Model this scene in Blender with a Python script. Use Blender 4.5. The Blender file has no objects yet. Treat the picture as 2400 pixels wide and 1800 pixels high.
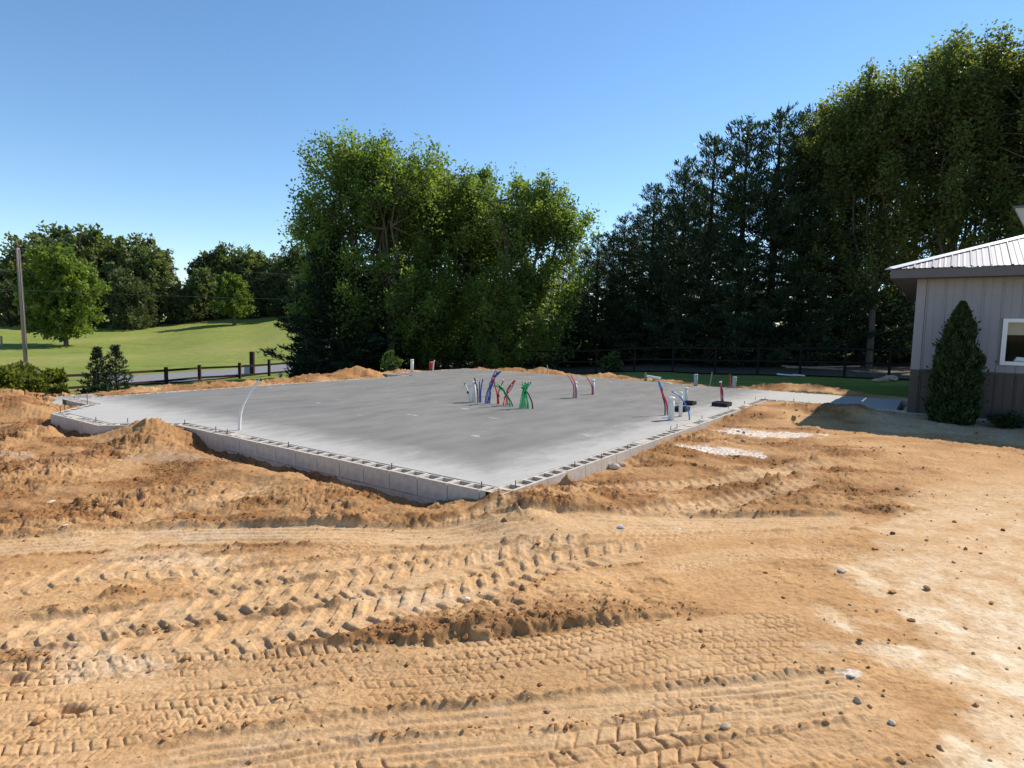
import bpy, bmesh, math, random
import numpy as np
from mathutils import Vector, Matrix

R = math.radians
scene = bpy.context.scene
COL = scene.collection

# ------------------------------------------------------------------ camera
H = 1.52                       # camera height above the slab (z = 0)
F_PX, PITCH, ROLL = 1420.0, math.atan(127 / 1420.0), R(1.25)
cr, sr = math.cos(ROLL), math.sin(ROLL)
FW = np.array([0, math.cos(PITCH), -math.sin(PITCH)])
UP = np.array([0, math.sin(PITCH), math.cos(PITCH)])
RT = np.array([1.0, 0, 0])
cam_data = bpy.data.cameras.new('camera')
cam_data.sensor_width = 36; cam_data.lens = 36 * F_PX / 2400
cam_data.clip_start = 0.05; cam_data.clip_end = 6000
cam = bpy.data.objects.new('camera', cam_data); COL.objects.link(cam)
cx, cy = cr * RT + sr * UP, -sr * RT + cr * UP
M = Matrix.Identity(4)
for i in range(3):
    M[i][0], M[i][1], M[i][2] = cx[i], cy[i], -FW[i]
M[2][3] = H
cam.matrix_world = M
scene.camera = cam

# ------------------------------------------------------------------ sky, sun, exposure
SUN_AZ, SUN_EL = 35.0, 44.0        # azimuth counter-clockwise from +x
world = bpy.data.worlds.new('World'); scene.world = world; world.use_nodes = True
wn = world.node_tree.nodes; wl = world.node_tree.links
sky = wn.new('ShaderNodeTexSky'); sky.sky_type = 'NISHITA'; sky.sun_disc = False
sky.sun_elevation = R(SUN_EL); sky.sun_rotation = R(90 - SUN_AZ)
sky.altitude = 600; sky.air_density = 1.0; sky.dust_density = 0.0; sky.ozone_density = 1.8
bg = wn['Background']; bg.inputs['Strength'].default_value = 0.142
hs = wn.new('ShaderNodeHueSaturation'); hs.inputs['Saturation'].default_value = 1.14; hs.inputs['Hue'].default_value = .498
wl.new(sky.outputs[0], hs.inputs['Color']); wl.new(hs.outputs[0], bg.inputs[0])
sun_d = bpy.data.lights.new('sun', 'SUN'); sun_d.energy = 5.0; sun_d.angle = R(0.53); sun_d.color = (1.0, 0.92, 0.80)
sun = bpy.data.objects.new('sun', sun_d); COL.objects.link(sun)
sdir = Vector((math.cos(R(SUN_EL)) * math.cos(R(SUN_AZ)), math.cos(R(SUN_EL)) * math.sin(R(SUN_AZ)), math.sin(R(SUN_EL))))
sun.rotation_euler = sdir.to_track_quat('Z', 'Y').to_euler(); sun.location = (20, 20, 30)
vs = scene.view_settings
vs.view_transform = 'Standard'; vs.look = 'None'; vs.gamma = 1; vs.exposure = 0.36; vs.use_curve_mapping = False
scene.cycles.max_bounces = 6; scene.cycles.diffuse_bounces = 3; scene.cycles.transmission_bounces = 4
scene.cycles.transparent_max_bounces = 4

# ------------------------------------------------------------------ survey helpers
def ray(x, y):
    u = (x - 1200) / F_PX; v = (y - 900) / F_PX
    return FW + (cr * u + sr * v) * RT - (-sr * u + cr * v) * UP
def at(x, y, z=0.0):
    r = ray(x, y); t = (z - H) / r[2]
    return np.array([r[0] * t, r[1] * t, z])
P0 = at(1177, 1160, 0)[:2]
AV = np.array([math.cos(R(55)), math.sin(R(55))]); AU = np.array([math.cos(R(145)), math.sin(R(145))])
def uv2w(u, v): return P0 + u * AU + v * AV
def w2uv(x, y):
    dx, dy = x - P0[0], y - P0[1]
    return dx * AU[0] + dy * AU[1], dx * AV[0] + dy * AV[1]

# ------------------------------------------------------------------ noise
_rng = np.random.RandomState(7)
_perm = _rng.permutation(512)
_ang = _rng.rand(512) * 2 * np.pi
_gx, _gy = np.cos(_ang), np.sin(_ang)
def perlin(x, y, seed=0):
    x = np.asarray(x, float) + seed * 17.31; y = np.asarray(y, float) + seed * 9.73
    xi = np.floor(x).astype(np.int64); yi = np.floor(y).astype(np.int64)
    xf, yf = x - xi, y - yi
    u = xf * xf * xf * (xf * (xf * 6 - 15) + 10); v = yf * yf * yf * (yf * (yf * 6 - 15) + 10)
    def g(ix, iy, dx, dy):
        h = _perm[(_perm[ix & 511] + iy) & 511]
        return _gx[h] * dx + _gy[h] * dy
    a = g(xi, yi, xf, yf); b = g(xi + 1, yi, xf - 1, yf)
    c = g(xi, yi + 1, xf, yf - 1); d = g(xi + 1, yi + 1, xf - 1, yf - 1)
    return 1.5 * ((a + u * (b - a)) * (1 - v) + (c + u * (d - c)) * v)
def fbm(x, y, wl, octs=3, seed=0, gain=0.5):
    s = 0; a = 1.0; f = 1.0 / wl
    for o in range(octs):
        s = s + a * perlin(x * f, y * f, seed + o); a *= gain; f *= 2.03
    return s
def sst(a, b, x):
    t = np.clip((x - a) / (b - a), 0, 1); return t * t * (3 - 2 * t)

# ------------------------------------------------------------------ terrain
AZ = np.array([-180, -60, -40, -32, -24.6, -19.4, -8, 4, 15.7, 29, 40, 180.0])
RR = np.array([0, 12, 16, 20, 25, 30, 36, 42, 55, 90, 115, 140, 180, 400, 3000.0])
TZ = np.array([
 [-.2,-.2,-.2,-.2,-.2,-.2,-.2,-.2,-.2,-.2,-.2,-.2,-.2, 0, 0],
 [-.2,-.2,-.3,-.7,-1.2,-1.6,-1.9,-2.1,-2.3,-2.3,-1.2,.4,1.5,2,2],
 [-.2,-.15,-.2,-.6,-1.2,-1.6,-1.9,-2.1,-2.3,-2.4,-1.4,.3,1.5,2,2],
 [-.2,-.15,-.2,-.6,-1.15,-1.55,-1.85,-2.05,-2.2,-2.2,-.9,1.3,2.3,2,2],
 [-.2,-.15,-.15,-.4,-1.0,-1.5,-1.8,-1.95,-2.0,-.9,.7,2.9,4.2,4,4],
 [-.2,-.15,-.15,-.25,-.8,-1.3,-1.7,-1.9,-1.8,.5,2.2,4.4,5.2,5,5],
 [-.2,-.2,-.2,-.2,-.3,-.5,-.9,-1.1,-1.2,.3,1.2,2.2,3.0,3,3],
 [-.2,-.2,-.2,-.2,-.25,-.6,-.8,-.8,-.7,-.3,0,.3,.8,1,1],
 [-.2,-.17,-.15,-.14,-.16,-.2,-.2,-.2,-.2,-.2,-.2,-.2,0,0,0],
 [-.2,-.14,-.1,-.06,-.02,0,0,0,-.05,-.1,-.1,0,0,0,0],
 [-.2,-.14,-.1,-.06,-.02,0,0,0,-.05,-.1,-.1,0,0,0,0],
 [-.2,-.2,-.2,-.2,-.2,-.2,-.2,-.2,-.2,-.2,-.2,-.2,-.2, 0, 0]])
def base_z(x, y):
    x = np.asarray(x, float); y = np.asarray(y, float)
    az = np.degrees(np.arctan2(x, y)); r = np.hypot(x, y)
    i = np.clip(np.searchsorted(AZ, az) - 1, 0, len(AZ) - 2); j = np.clip(np.searchsorted(RR, r) - 1, 0, len(RR) - 2)
    a = np.clip((az - AZ[i]) / (AZ[i + 1] - AZ[i]), 0, 1); b = np.clip((r - RR[j]) / (RR[j + 1] - RR[j]), 0, 1)
    a = a * a * (3 - 2 * a)
    z = (TZ[i, j] * (1 - a) + TZ[i + 1, j] * a) * (1 - b) + (TZ[i, j + 1] * (1 - a) + TZ[i + 1, j + 1] * a) * b
    return z + 0.25 * perlin(x / 23, y / 23, 5) * sst(40, 90, r)
def hit(px, py, r0=8.0):
    d = ray(px, py); hh = math.hypot(d[0], d[1]); r = r0
    while r < 400:
        x, y, z = d[0] / hh * r, d[1] / hh * r, H + d[2] / hh * r
        if z <= float(base_z(x, y)): return np.array([x, y, float(base_z(x, y))])
        r += 0.05 + r * 0.001
    return np.array([d[0] / hh * 150, d[1] / hh * 150, float(base_z(d[0] / hh * 150, d[1] / hh * 150))])
def col_at(px, r):
    """ground point at distance r in the direction of column px (taken at the horizon)"""
    d = ray(px, 773 + (px - 1200) * 0.0218); hh = math.hypot(d[0], d[1])
    x, y = d[0] / hh * r, d[1] / hh * r
    return np.array([x, y, float(base_z(x, y))])
def dirt_mask(x, y):
    u, v = w2uv(x, y)
    n = fbm(x, y, 1.6, 3, 11) * 0.5
    vmax = 14.55 + 1.2 * sst(3.5, 5.5, u)
    d = np.minimum(14.4 - u, vmax - v) + n
    return sst(-0.5, 0.5, d)

# slab outline in (u, v)
OUT = [(0, 0), (5.95, 0), (6.72, -.75), (8.55, -.75), (9.38, .08), (10.55, .08), (10.55, 9.3), (11.6, 9.3),
       (11.6, 13.65), (3.4, 13.65), (3.4, 13.36), (-2.74, 13.36), (-2.74, 10.6), (0, 10.6)]
def inside(poly, u, v):
    r = np.zeros(np.shape(u), bool); n = len(poly)
    for i in range(n):
        (x1, y1), (x2, y2) = poly[i], poly[(i + 1) % n]
        if y1 == y2: continue
        c = ((y1 > v) != (y2 > v)) & (u < (x2 - x1) * (v - y1) / (y2 - y1) + x1)
        r ^= c
    return r
def inset(poly, d):
    n = len(poly); area = sum(poly[i][0] * poly[(i + 1) % n][1] - poly[(i + 1) % n][0] * poly[i][1] for i in range(n))
    sgn = 1 if area > 0 else -1; L = []
    for i in range(n):
        a = np.array(poly[i], float); b = np.array(poly[(i + 1) % n], float)
        t = (b - a) / np.linalg.norm(b - a); nn = np.array([-t[1], t[0]]) * sgn
        L.append((a + nn * d, t))
    out = []
    for i in range(n):
        (p, t), (q, s) = L[i - 1], L[i]
        k = np.linalg.solve(np.array([[t[0], -s[0]], [t[1], -s[1]]]), q - p)[0]
        out.append(tuple(p + t * k))
    return out

# wheel tracks: control points on the photographed ground -> world curves y(x)
def curve(pts, z=-.2):
    w = np.array([at(px, py, z)[:2] for px, py in pts]); o = np.argsort(w[:, 0]); return w[o]
def ceval(c, x):
    # smoothed piecewise-linear
    xs = np.linspace(c[0, 0], c[-1, 0], 400); ys = np.interp(xs, c[:, 0], c[:, 1])
    k = np.hanning(25); k /= k.sum(); yp = np.convolve(np.pad(ys, 12, 'edge'), k, 'valid')
    s = np.concatenate([[0], np.cumsum(np.hypot(np.diff(xs), np.diff(yp)))])
    sl = np.gradient(yp, xs)
    return np.interp(x, xs, yp), np.interp(x, xs, s), np.interp(x, xs, sl), sst(c[0, 0] - .02, c[0, 0] + .25, x) * (1 - sst(c[-1, 0] - .35, c[-1, 0] + .02, x))
TRACKS = [  # kind, half width, strength, points
 ('lug', .20, .7, [(-200,1420),(0,1388),(196,1346),(313,1334),(451,1330),(620,1318)]),
 ('lug', .17, .8, [(400,1390),(520,1368),(627,1352),(800,1333),(1000,1308),(1250,1288)]),
 ('lug', .21, 1., [(-100,1510),(145,1479),(411,1440),(627,1405),(783,1385),(917,1361),(1035,1338),(1153,1311),(1270,1291),(1420,1276)]),
 ('lug', .20, .9, [(60,1565),(313,1526),(470,1503),(627,1479),(783,1459),(917,1424),(1035,1405),(1113,1385),(1192,1354),(1270,1322),(1388,1303),(1560,1285)]),
 ('lug', .17, .8, [(880,1270),(937,1260),(1074,1244),(1153,1228),(1250,1206)]),
 ('lug', .17, .8, [(1330,1186),(1376,1171),(1470,1156),(1615,1142),(1741,1127),(1960,1092)]),
 ('lug', .17, .8, [(1400,1236),(1542,1214),(1651,1192),(1800,1160),(1920,1130)]),
 ('lug', .16, .5, [(260,1240),(294,1232),(451,1197),(588,1173),(680,1160)]),
 ('rib', .21, 1., [(-300,1320),(0,1290),(250,1268),(450,1256),(700,1262),(1000,1262),(1300,1247),(1700,1226),(2050,1230)]),
 ('block', .14, .7, [(700,1300),(1000,1286),(1300,1268),(1700,1252),(1980,1258)]),
 ('block', .15, .9, [(1500,1330),(1700,1306),(1900,1300),(2060,1312)]),
 ('block', .16, .8, [(-300,1720),(137,1671),(392,1643),(627,1620),(800,1596),(996,1593),(1192,1585),(1388,1565),(1584,1542),(1850,1545),(2000,1552)]),
 ('block', .15, .6, [(400,1815),(700,1760),(1000,1745),(1400,1738),(1700,1712),(2000,1690),(2150,1684)]),
 ('block', .17, .75, [(-300,1790),(300,1725),(600,1672),(800,1640),(1192,1642),(1466,1628),(1584,1612),(1800,1600),(2000,1610)]),
 ('block', .155, 1., [(-300,1625),(0,1600),(157,1592),(392,1572),(627,1556),(800,1540),(1035,1537),(1270,1528),(1466,1504),(1600,1487),(1754,1485),(1940,1480)]),
 ('rib', .17, .9, [(200,1830),(490,1769),(783,1730),(1074,1710),(1310,1695),(1584,1671),(1800,1660),(2060,1640)]),
 ('coarse', .19, .9, [(600,1815),(900,1800),(1310,1793),(1466,1775),(1600,1752),(1900,1735),(2190,1722)]),
]
TRACKS = [(k, w, s, curve(p)) for k, w, s, p in TRACKS]
SCARP = curve([(-300,1600),(0,1579),(157,1577),(274,1565),(392,1550),(588,1534),(744,1518),(800,1503),(957,1499),(1074,1491),(1192,1487),(1270,1477),(1466,1462),(1600,1448),(1720,1440)])
SC_H = np.array([[at(px, 1530, -.2)[0], h] for px, h in [(-300,.02),(0,.03),(300,.03),(650,.035),(800,.040),(1000,.045),(1250,.045),(1450,.038),(1600,.022),(1700,.01)]])
STEPS = [(curve([(-300,1300),(0,1276),(250,1254),(450,1242),(700,1247),(1000,1248),(1300,1233),(1700,1211),(2000,1216)]), .034, .25), (curve([(-100,1484),(145,1454),(411,1416),(627,1380),(783,1360),(917,1336),(1035,1313),(1200,1284)]), .018, .12),
         (curve([(60,1540),(313,1502),(470,1480),(627,1456),(783,1436),(917,1402),(1035,1382),(1150,1350)]), .018, .12), (curve([(500,1745),(800,1699),(996,1682),(1231,1664),(1545,1652),(1800,1642),(2040,1622)]), .010, .06), (curve([(300,1640),(500,1622),(700,1606),(900,1578)]), .012, .05)]
RIDGES = [
          (curve([(600,1712),(800,1697),(996,1681),(1113,1673),(1231,1661),(1545,1653),(1700,1648)]), .018, .025),
          (curve([(200,1640),(392,1618),(520,1612),(700,1598),(830,1588)]), .014, .02),
          (curve([(0,1442),(150,1432),(260,1400),(430,1380)]), .04, .06),
          (curve([(500,1440),(640,1432),(800,1420),(1000,1385)]), .03, .05),
          (curve([(800,1280),(1000,1272),(1200,1262)]), .01, .03)]
PALE = np.array([at(px, py, -.2)[:2] for px, py in [(2130,1800),(2190,1740),(2205,1650),(2120,1570),(2060,1480),(2030,1400),(2060,1300),(2080,1235),(2150,1150),(2230,1110)]])
MOUNDS = [  # u, v, amp, sigma_u, sigma_v
 (-.30, .30, .16, .42, .42), (-.15, -.2, .10, .35, .22), (-.6, 1.2, .05, .4, .6), (-.45, 3.4, .06, .4, .9), (-.5, 7.5, .06, .5, 1.5), (-.35, 10.2, .05, .4, .5),
 (6.1, -.34, .15, .55, .30), (5.6, -.45, .08, .5, .35), (7.7, -1.25, .12, .5, .25), (9.9, -.75, .22, .45, .35), (11.0, -1.2, .2, .8, .5), (13.6, -.3, .25, 1.0, .8),
 (13.2, 2.8, .20, .8, 1.2), (12.6, 5.2, .17, .9, 1.1), (12.4, 7.6, .18, .7, .9), (12.4, 9.0, .20, .6, .7), (13.0, 11.2, .22, .6, 1.5),
 (12.0, 8.3, .12, .5, .8), (11.0, 14.6, .22, 1.4, .55), (8.6, 14.7, .22, .9, .5), (6.2, 14.6, .19, .8, .45), (4.6, 14.3, .12, 1.0, .4), (2.2, 14.2, .16, 1.3, .35), (-.5, 14.1, .12, 1.2, .35),
 (-1.75, 9.55, .20, .50, .40), (-1.0, 9.2, .08, .5, .4), (-.8, 8.3, .04, .6, .6)]

def dirt_z(x, y, extra=True):
    shp = np.shape(x); x = np.asarray(x, float).ravel(); y = np.asarray(y, float).ravel()
    u, v = w2uv(x, y)
    z = base_z(x, y) + .04 * fbm(x, y, 2.7, 2, 3)
    z = z + .07 * sst(1, 10, v) * (1 - sst(-.2, 1.5, u)) * sst(-6, -1, u)
    heap = np.zeros_like(z); hn = fbm(x, y, .6, 2, 23)
    for mu, mv, a, su, sv in MOUNDS:
        g = a * np.exp(-.5 * (((u - mu) / su) ** 2 + ((v - mv) / sv) ** 2)); heap = heap + g; z = z + g * (1 + .3 * hn)
    # trench along the left wall
    z = z - .15 * np.exp(-.5 * ((v + .16) / .17) ** 2) * sst(.35, .9, u) * (1 - sst(5.0, 5.5, u))
    z = z - .16 * np.exp(-.5 * ((v + .93) / .13) ** 2) * sst(6.5, 7.0, u) * (1 - sst(8.4, 9.0, u))
    z = z + .06 * np.exp(-.5 * ((v + .75) / .25) ** 2) * sst(.3, 1.5, u) * (1 - sst(4.6, 5.6, u))
    smooth = z.copy()
    # roughness zone
    yr_ = ceval(STEPS[0][0], x)[0]; rough = .22 + .78 * sst(-.05, .25, y - yr_ + .1 * fbm(x, y, .6, 2, 9))
    sc, _, _, sm = ceval(SCARP, x)
    dsc = y - sc
    rough = np.maximum(rough, .5 * sm * sst(-.02, .05, dsc) * (1 - sst(.45, .8, dsc)) * sst(-1.2, 0, x))
    xb = np.interp(y, PALE[:, 1], PALE[:, 0]); pale = sst(-.12, .16, x - xb + .40 * fbm(x, y, .5, 3, 31)) * (1 - sst(5.6, 7.2, y - .35 * (x - 4))) * (1 - .5 * sst(3.4, 4.9, y + .3 * fbm(x, y, .8, 2, 33)))
    hard = sst(-.5, .8, x - xb) * (1 - sst(7.5, 9.5, y))
    rough = rough * (1 - .85 * hard)
    far_right = sst(2.8, 4.2, x - .15 * y) * sst(5, 6.5, y)
    rough = rough * (1 - .55 * far_right)
    rough = np.maximum(rough, np.minimum(1, heap * 7))
    for b_ in [(1745, 1022, .6, .5), (1850, 1026, .6, .32), (1690, 1064, .65, .3)]:
        p_ = at(b_[0], b_[1], -.15); rough = rough * (1 - .75 * np.exp(-((x - p_[0]) / b_[2]) ** 2 - ((y - p_[1]) / b_[3]) ** 2))
    n1 = fbm(x, y, .42, 3, 41); n2 = fbm(x, y * 1.25, .13, 3, 47)
    # flat-topped lumps with steep broken sides, flakes and crumbs
    wx = x + .05 * fbm(x, y, .11, 2, 57); wy = y + .05 * fbm(x, y, .11, 2, 59)
    clod = sst(.20, .32, fbm(wx * .8, wy * 1.2, .26, 2, 61)); clod2 = sst(.17, .27, fbm(wx * .8, wy * 1.1, .12, 2, 67))
    fl1 = sst(.0, .05, fbm(wx * .5, wy * 1.3, .30, 2, 71)); fl2 = sst(.03, .09, fbm(wx * .6, wy * 1.3, .15, 2, 72)); fl3 = sst(.02, .09, fbm(wx * .7, wy * 1.2, .075, 2, 74))
    patch = np.clip(.7 + 1.3 * fbm(x, y, 1.3, 2, 73), .15, 1.3)
    crumb = sst(.16, .42, fbm(x * .6, y * 1.5, .75, 3, 76)) * rough
    z = z + rough * (.026 * n1 + .008 * np.abs(n2) + patch * (.022 * clod + .015 * clod2 + .017 * fl1 + .012 * fl2 + .008 * fl3))
    grit = np.abs(fbm(x, y, .045, 2, 53)) + .6 * np.maximum(0, fbm(x, y, .09, 2, 54))
    tm = np.zeros_like(z); fresh = .75 * crumb
    # scarp
    sh = np.interp(x, SC_H[:, 0], SC_H[:, 1]) * sm
    jag = .05 * fbm(x, y, .11, 2, 79) + .03 * fbm(x, y, .4, 2, 80)
    step = sst(-1, 1, (dsc + jag) / .022)
    z = z + sh * (step * np.exp(-np.clip(dsc, 0, 9) / .4) * (1 + .25 * clod2) - .5 * np.exp(-((dsc + .07) / .07) ** 2))
    fresh = np.maximum(fresh, sm * np.exp(-((dsc - .06) / .15) ** 2) * np.minimum(.75, sh / .05))
    for c, hgt, dec in STEPS:
        yc, s, sl, en = ceval(c, x); d = y - yc
        k = np.nonzero((en > 0) & (np.abs(d) < dec * 6))[0]; X, Y, d, en = x[k], y[k], d[k], en[k]
        var = np.clip(.7 + 1.4 * fbm(X, Y, .5, 2, 84), .1, 1.4); dd = d + .014 * fbm(X, Y, .09, 2, 85)
        z[k] += en * hgt * var * sst(-.010, .010, dd) * np.exp(-np.clip(d, 0, 9) / dec)
        fresh[k] = np.maximum(fresh[k], .8 * en * np.clip(var, 0, 1) * np.exp(-((d - .03) / .05) ** 2))
    for c, hgt, wd in RIDGES:
        yc, s, sl, en = ceval(c, x); d = y - yc
        k = np.nonzero((en > 0) & (np.abs(d) < wd * 5))[0]; X, Y, d, en = x[k], y[k], d[k], en[k]
        br = np.clip(.55 + 1.6 * fbm(X, Y, .3, 2, 83), 0, 1.5)
        z[k] += en * hgt * br * np.exp(-np.abs(d + .02 * n1[k]) / wd * 1.3)
        fresh[k] = np.maximum(fresh[k], .8 * en * np.clip(br, 0, 1) * np.exp(-(d / wd) ** 2))
    for kind, hw, st, c in TRACKS:
        yc, s, sl, en = ceval(c, x)
        t = (y - yc) / np.sqrt(1 + sl * sl)
        k_ = np.nonzero((en > 0) & (np.abs(t) < hw * 1.7))[0]
        X, Y, t, s, sl, en = x[k_], y[k_], t[k_], s[k_], sl[k_], en[k_]; zz = z[k_]
        s = s + t * sl / np.sqrt(1 + sl * sl)
        t = t + .010 * fbm(X, Y, .6, 2, 91) + .0025 * fbm(X, Y, .09, 2, 92); s = s + .006 * fbm(X, Y, .16, 2, 93)
        m = en * (1 - sst(hw * .88, hw * 1.1, np.abs(t)))
        q = t / hw
        fade = np.clip(.92 + 1.1 * fbm(X, Y, .7, 2, 97 + int(hw * 1000)), .15, 1.0)
        if kind in ('block', 'coarse'): fade = np.clip(.42 + 1.7 * fbm(X, Y, .55, 2, 95 + int(hw * 1000)) + .5 * (st > .95), .0, 1.0)
        if kind == 'lug':
            per = .145; ph = (s + np.sign(t) * per * .25 - .45 * np.abs(t)) / per
            f = ph - np.floor(ph)
            bar = sst(.08, .16, f) * (1 - sst(.52, .60, f)) * sst(.10, .18, np.abs(q)) * (1 - sst(.84, .95, np.abs(q)))
            hsh = np.sin((np.floor(ph) * 12.9898 + np.sign(t) * 3.1)) * 43758.5453; bar = bar * (.75 + .4 * (hsh - np.floor(hsh))) * np.clip(.95 + .7 * fbm(X, Y, .10, 2, 94), .5, 1.15)
            pat = .026 * bar - .020 + .012 * np.exp(-(q / .10) ** 2)
        elif kind == 'block':
            nrow = 5; k = np.floor((q + 1) * .5 * nrow); fr = (q + 1) * .5 * nrow - k
            per = .062; ph = s / per + .5 * (k % 2) + .45 * (fr - .5) * (1 - 2 * (k % 2))
            f = ph - np.floor(ph)
            e1 = np.minimum(f, 1 - f) * per; e2 = np.minimum(fr, 1 - fr) * (2 * hw / nrow)
            pat = -.017 * np.exp(-(np.minimum(e1, e2 * 1.3) / .0052) ** 2)
        elif kind == 'coarse':
            nrow = 4; k = np.floor((q + 1) * .5 * nrow); fr = (q + 1) * .5 * nrow - k
            per = .095; ph = s / per + .5 * (k % 2) + .5 * (fr - .5) * (1 - 2 * (k % 2))
            f = ph - np.floor(ph)
            e = np.minimum(np.minimum(f, 1 - f) * per, np.minimum(fr, 1 - fr) * (2 * hw / nrow))
            pat = -.024 * np.exp(-(e / .0075) ** 2)
        else:
            pat = .010 * np.cos(q * 3.0 * 2 * np.pi) * (1 - .4 * np.abs(q)) * np.clip(.6 + 1.4 * fbm(X * .25, Y * 4, .5, 2, 101), 0, 1.2) - .012
        keep = {'lug': .10, 'block': .28, 'coarse': .4, 'rib': .12}[kind]
        flat = smooth[k_] + (zz - smooth[k_]) * keep
        zz = zz + m * st * np.minimum(1, fade + .25) * ((flat - zz) * 1.0 + pat * (fade if kind != 'rib' else 1))
        if kind != 'block': zz = zz + en * st * .014 * np.exp(-((np.abs(q) - 1.12) / .12) ** 2) * (.3 + 2 * np.abs(n2[k_]))
        z[k_] = zz
        tm[k_] = np.maximum(tm[k_], m * st * (1.0 if kind in ('rib', 'lug') else .6))
        if kind != 'block': fresh[k_] = np.maximum(fresh[k_] * (1 - .8 * m), .6 * en * np.exp(-((np.abs(q) - 1.18) / .15) ** 2) * np.clip(.4 + 2.5 * fbm(X, Y, .35, 2, 103), 0, 1))
        else: fresh[k_] = fresh[k_] * (1 - .7 * m)
    z = z + .015 * grit * np.clip(fresh, 0, 1) * (.4 + .6 * rough) + .0035 * grit * (.3 + rough) * (1 - .6 * np.minimum(1, tm))
    # small hole
    for px, py, sx, sy, dep in [(160, 1655, .07, .025, .06), (30, 1590, .05, .03, .05)]:
        p = at(px, py, -.2); z = z - dep * np.exp(-((x - p[0]) / sx) ** 2 - ((y - p[1]) / sy) ** 2)
    z = z + .0018 * fbm(x, y, .018, 2, 107)
    dm = dirt_mask(x, y)
    z = z + (dm - 1) * .3
    far_r = (u < -2.9) & (v > 10.7)
    ins = inside(inset(OUT, .07), u, v)
    pr = (u > 10.4) & (u < 13.0) & (v > .17) & (v < 1.42)
    z = np.where(ins | pr | far_r, np.minimum(z, -.55), z)
    if not extra: return z.reshape(shp)
    # colour masks
    white = np.zeros_like(z)
    def blob(px, py, sx, sy, n=.5):
        p = at(px, py, -.15); return 1 - sst(.7, 1.05, np.hypot((x - p[0]) / sx, (y - p[1]) / sy) + n * fbm(x, y, .22, 3, 113))
    for b in [(1745, 1022, .55, .42, .5), (1850, 1026, .55, .25, .55), (1690, 1064, .62, .24, .7), (1990, 1582, .07, .05, .3)]:
        white = np.maximum(white, blob(*b))
    dust = np.zeros_like(z)
    for b in [(470, 1080, .9, .22, .8), (30, 1075, .6, .2, .8), (480, 1240, .5, .12, .9), (240, 1530, .35, .14, .9), (400, 1290, .5, .15, .8), (2050, 1520, .3, .1, .7), (980, 1385, .45, .1, .9)]:
        dust = np.maximum(dust, .3 * blob(*b))
    along = sst(6.8, 8.2, v + .1 * u + .35 * fbm(x, y, .7, 3, 117)) * (1 - sst(-2.6, -1.9, u)) * sst(3.5, 5, y)
    sandy = np.maximum(pale * np.clip(.9 + .9 * fbm(x, y, .28, 3, 119), .4, 1), .5 * along)
    red = np.clip(-.08 + .68 * rough - .4 * tm + .5 * fbm(x, y, .9, 3, 121) + .95 * fresh, 0, 1) * (1 - .8 * pale)
    sandy = np.maximum(sandy, .26 * np.minimum(1, tm) * (1 - np.clip(fresh, 0, 1)))
    return tuple(a_.reshape(shp) for a_ in (z, red, np.clip(sandy, 0, 1), np.clip(white, 0, 1), np.clip(dust, 0, 1), np.clip(fresh, 0, 1)))

# ------------------------------------------------------------------ object helpers
def mesh_np(name, V, F, smooth=False):
    V = np.asarray(V, np.float32); F = np.asarray(F, np.int32)
    me = bpy.data.meshes.new(name); n, k = F.shape
    me.vertices.add(len(V)); me.vertices.foreach_set('co', V.ravel())
    me.loops.add(n * k); me.loops.foreach_set('vertex_index', F.ravel())
    me.polygons.add(n); me.polygons.foreach_set('loop_start', np.arange(0, n * k, k, dtype=np.int32))
    try: me.polygons.foreach_set('loop_total', np.full(n, k, np.int32))
    except Exception: pass
    if smooth: me.polygons.foreach_set('use_smooth', np.ones(n, bool))
    else: me.polygons.foreach_set('use_smooth', np.zeros(n, bool))
    me.update(calc_edges=True)
    return me
def attr(me, name, arr):
    a = me.attributes.new(name, 'FLOAT', 'POINT'); a.data.foreach_set('value', np.asarray(arr, np.float32))
def obj(name, me, mat=None, parent=None):
    o = bpy.data.objects.new(name, me); COL.objects.link(o)
    if mat is not None:
        if not me.materials: me.materials.append(mat)
    if parent is not None: o.parent = parent
    return o
def tag(o, label, cat, group=None):
    o['label'] = label; o['category'] = cat
    if group: o['group'] = group
    return o
def thing(name, label, cat, loc=(0, 0, 0), rz=0, group=None):
    o = bpy.data.objects.new(name, None); COL.objects.link(o); o.empty_display_size = .2
    o.location = [float(c) for c in loc]; o.rotation_euler = (0, 0, rz)
    return tag(o, label, cat, group)
def structure(o): o['kind'] = 'structure'; return o
def stuff(o): o['kind'] = 'stuff'; return o

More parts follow.
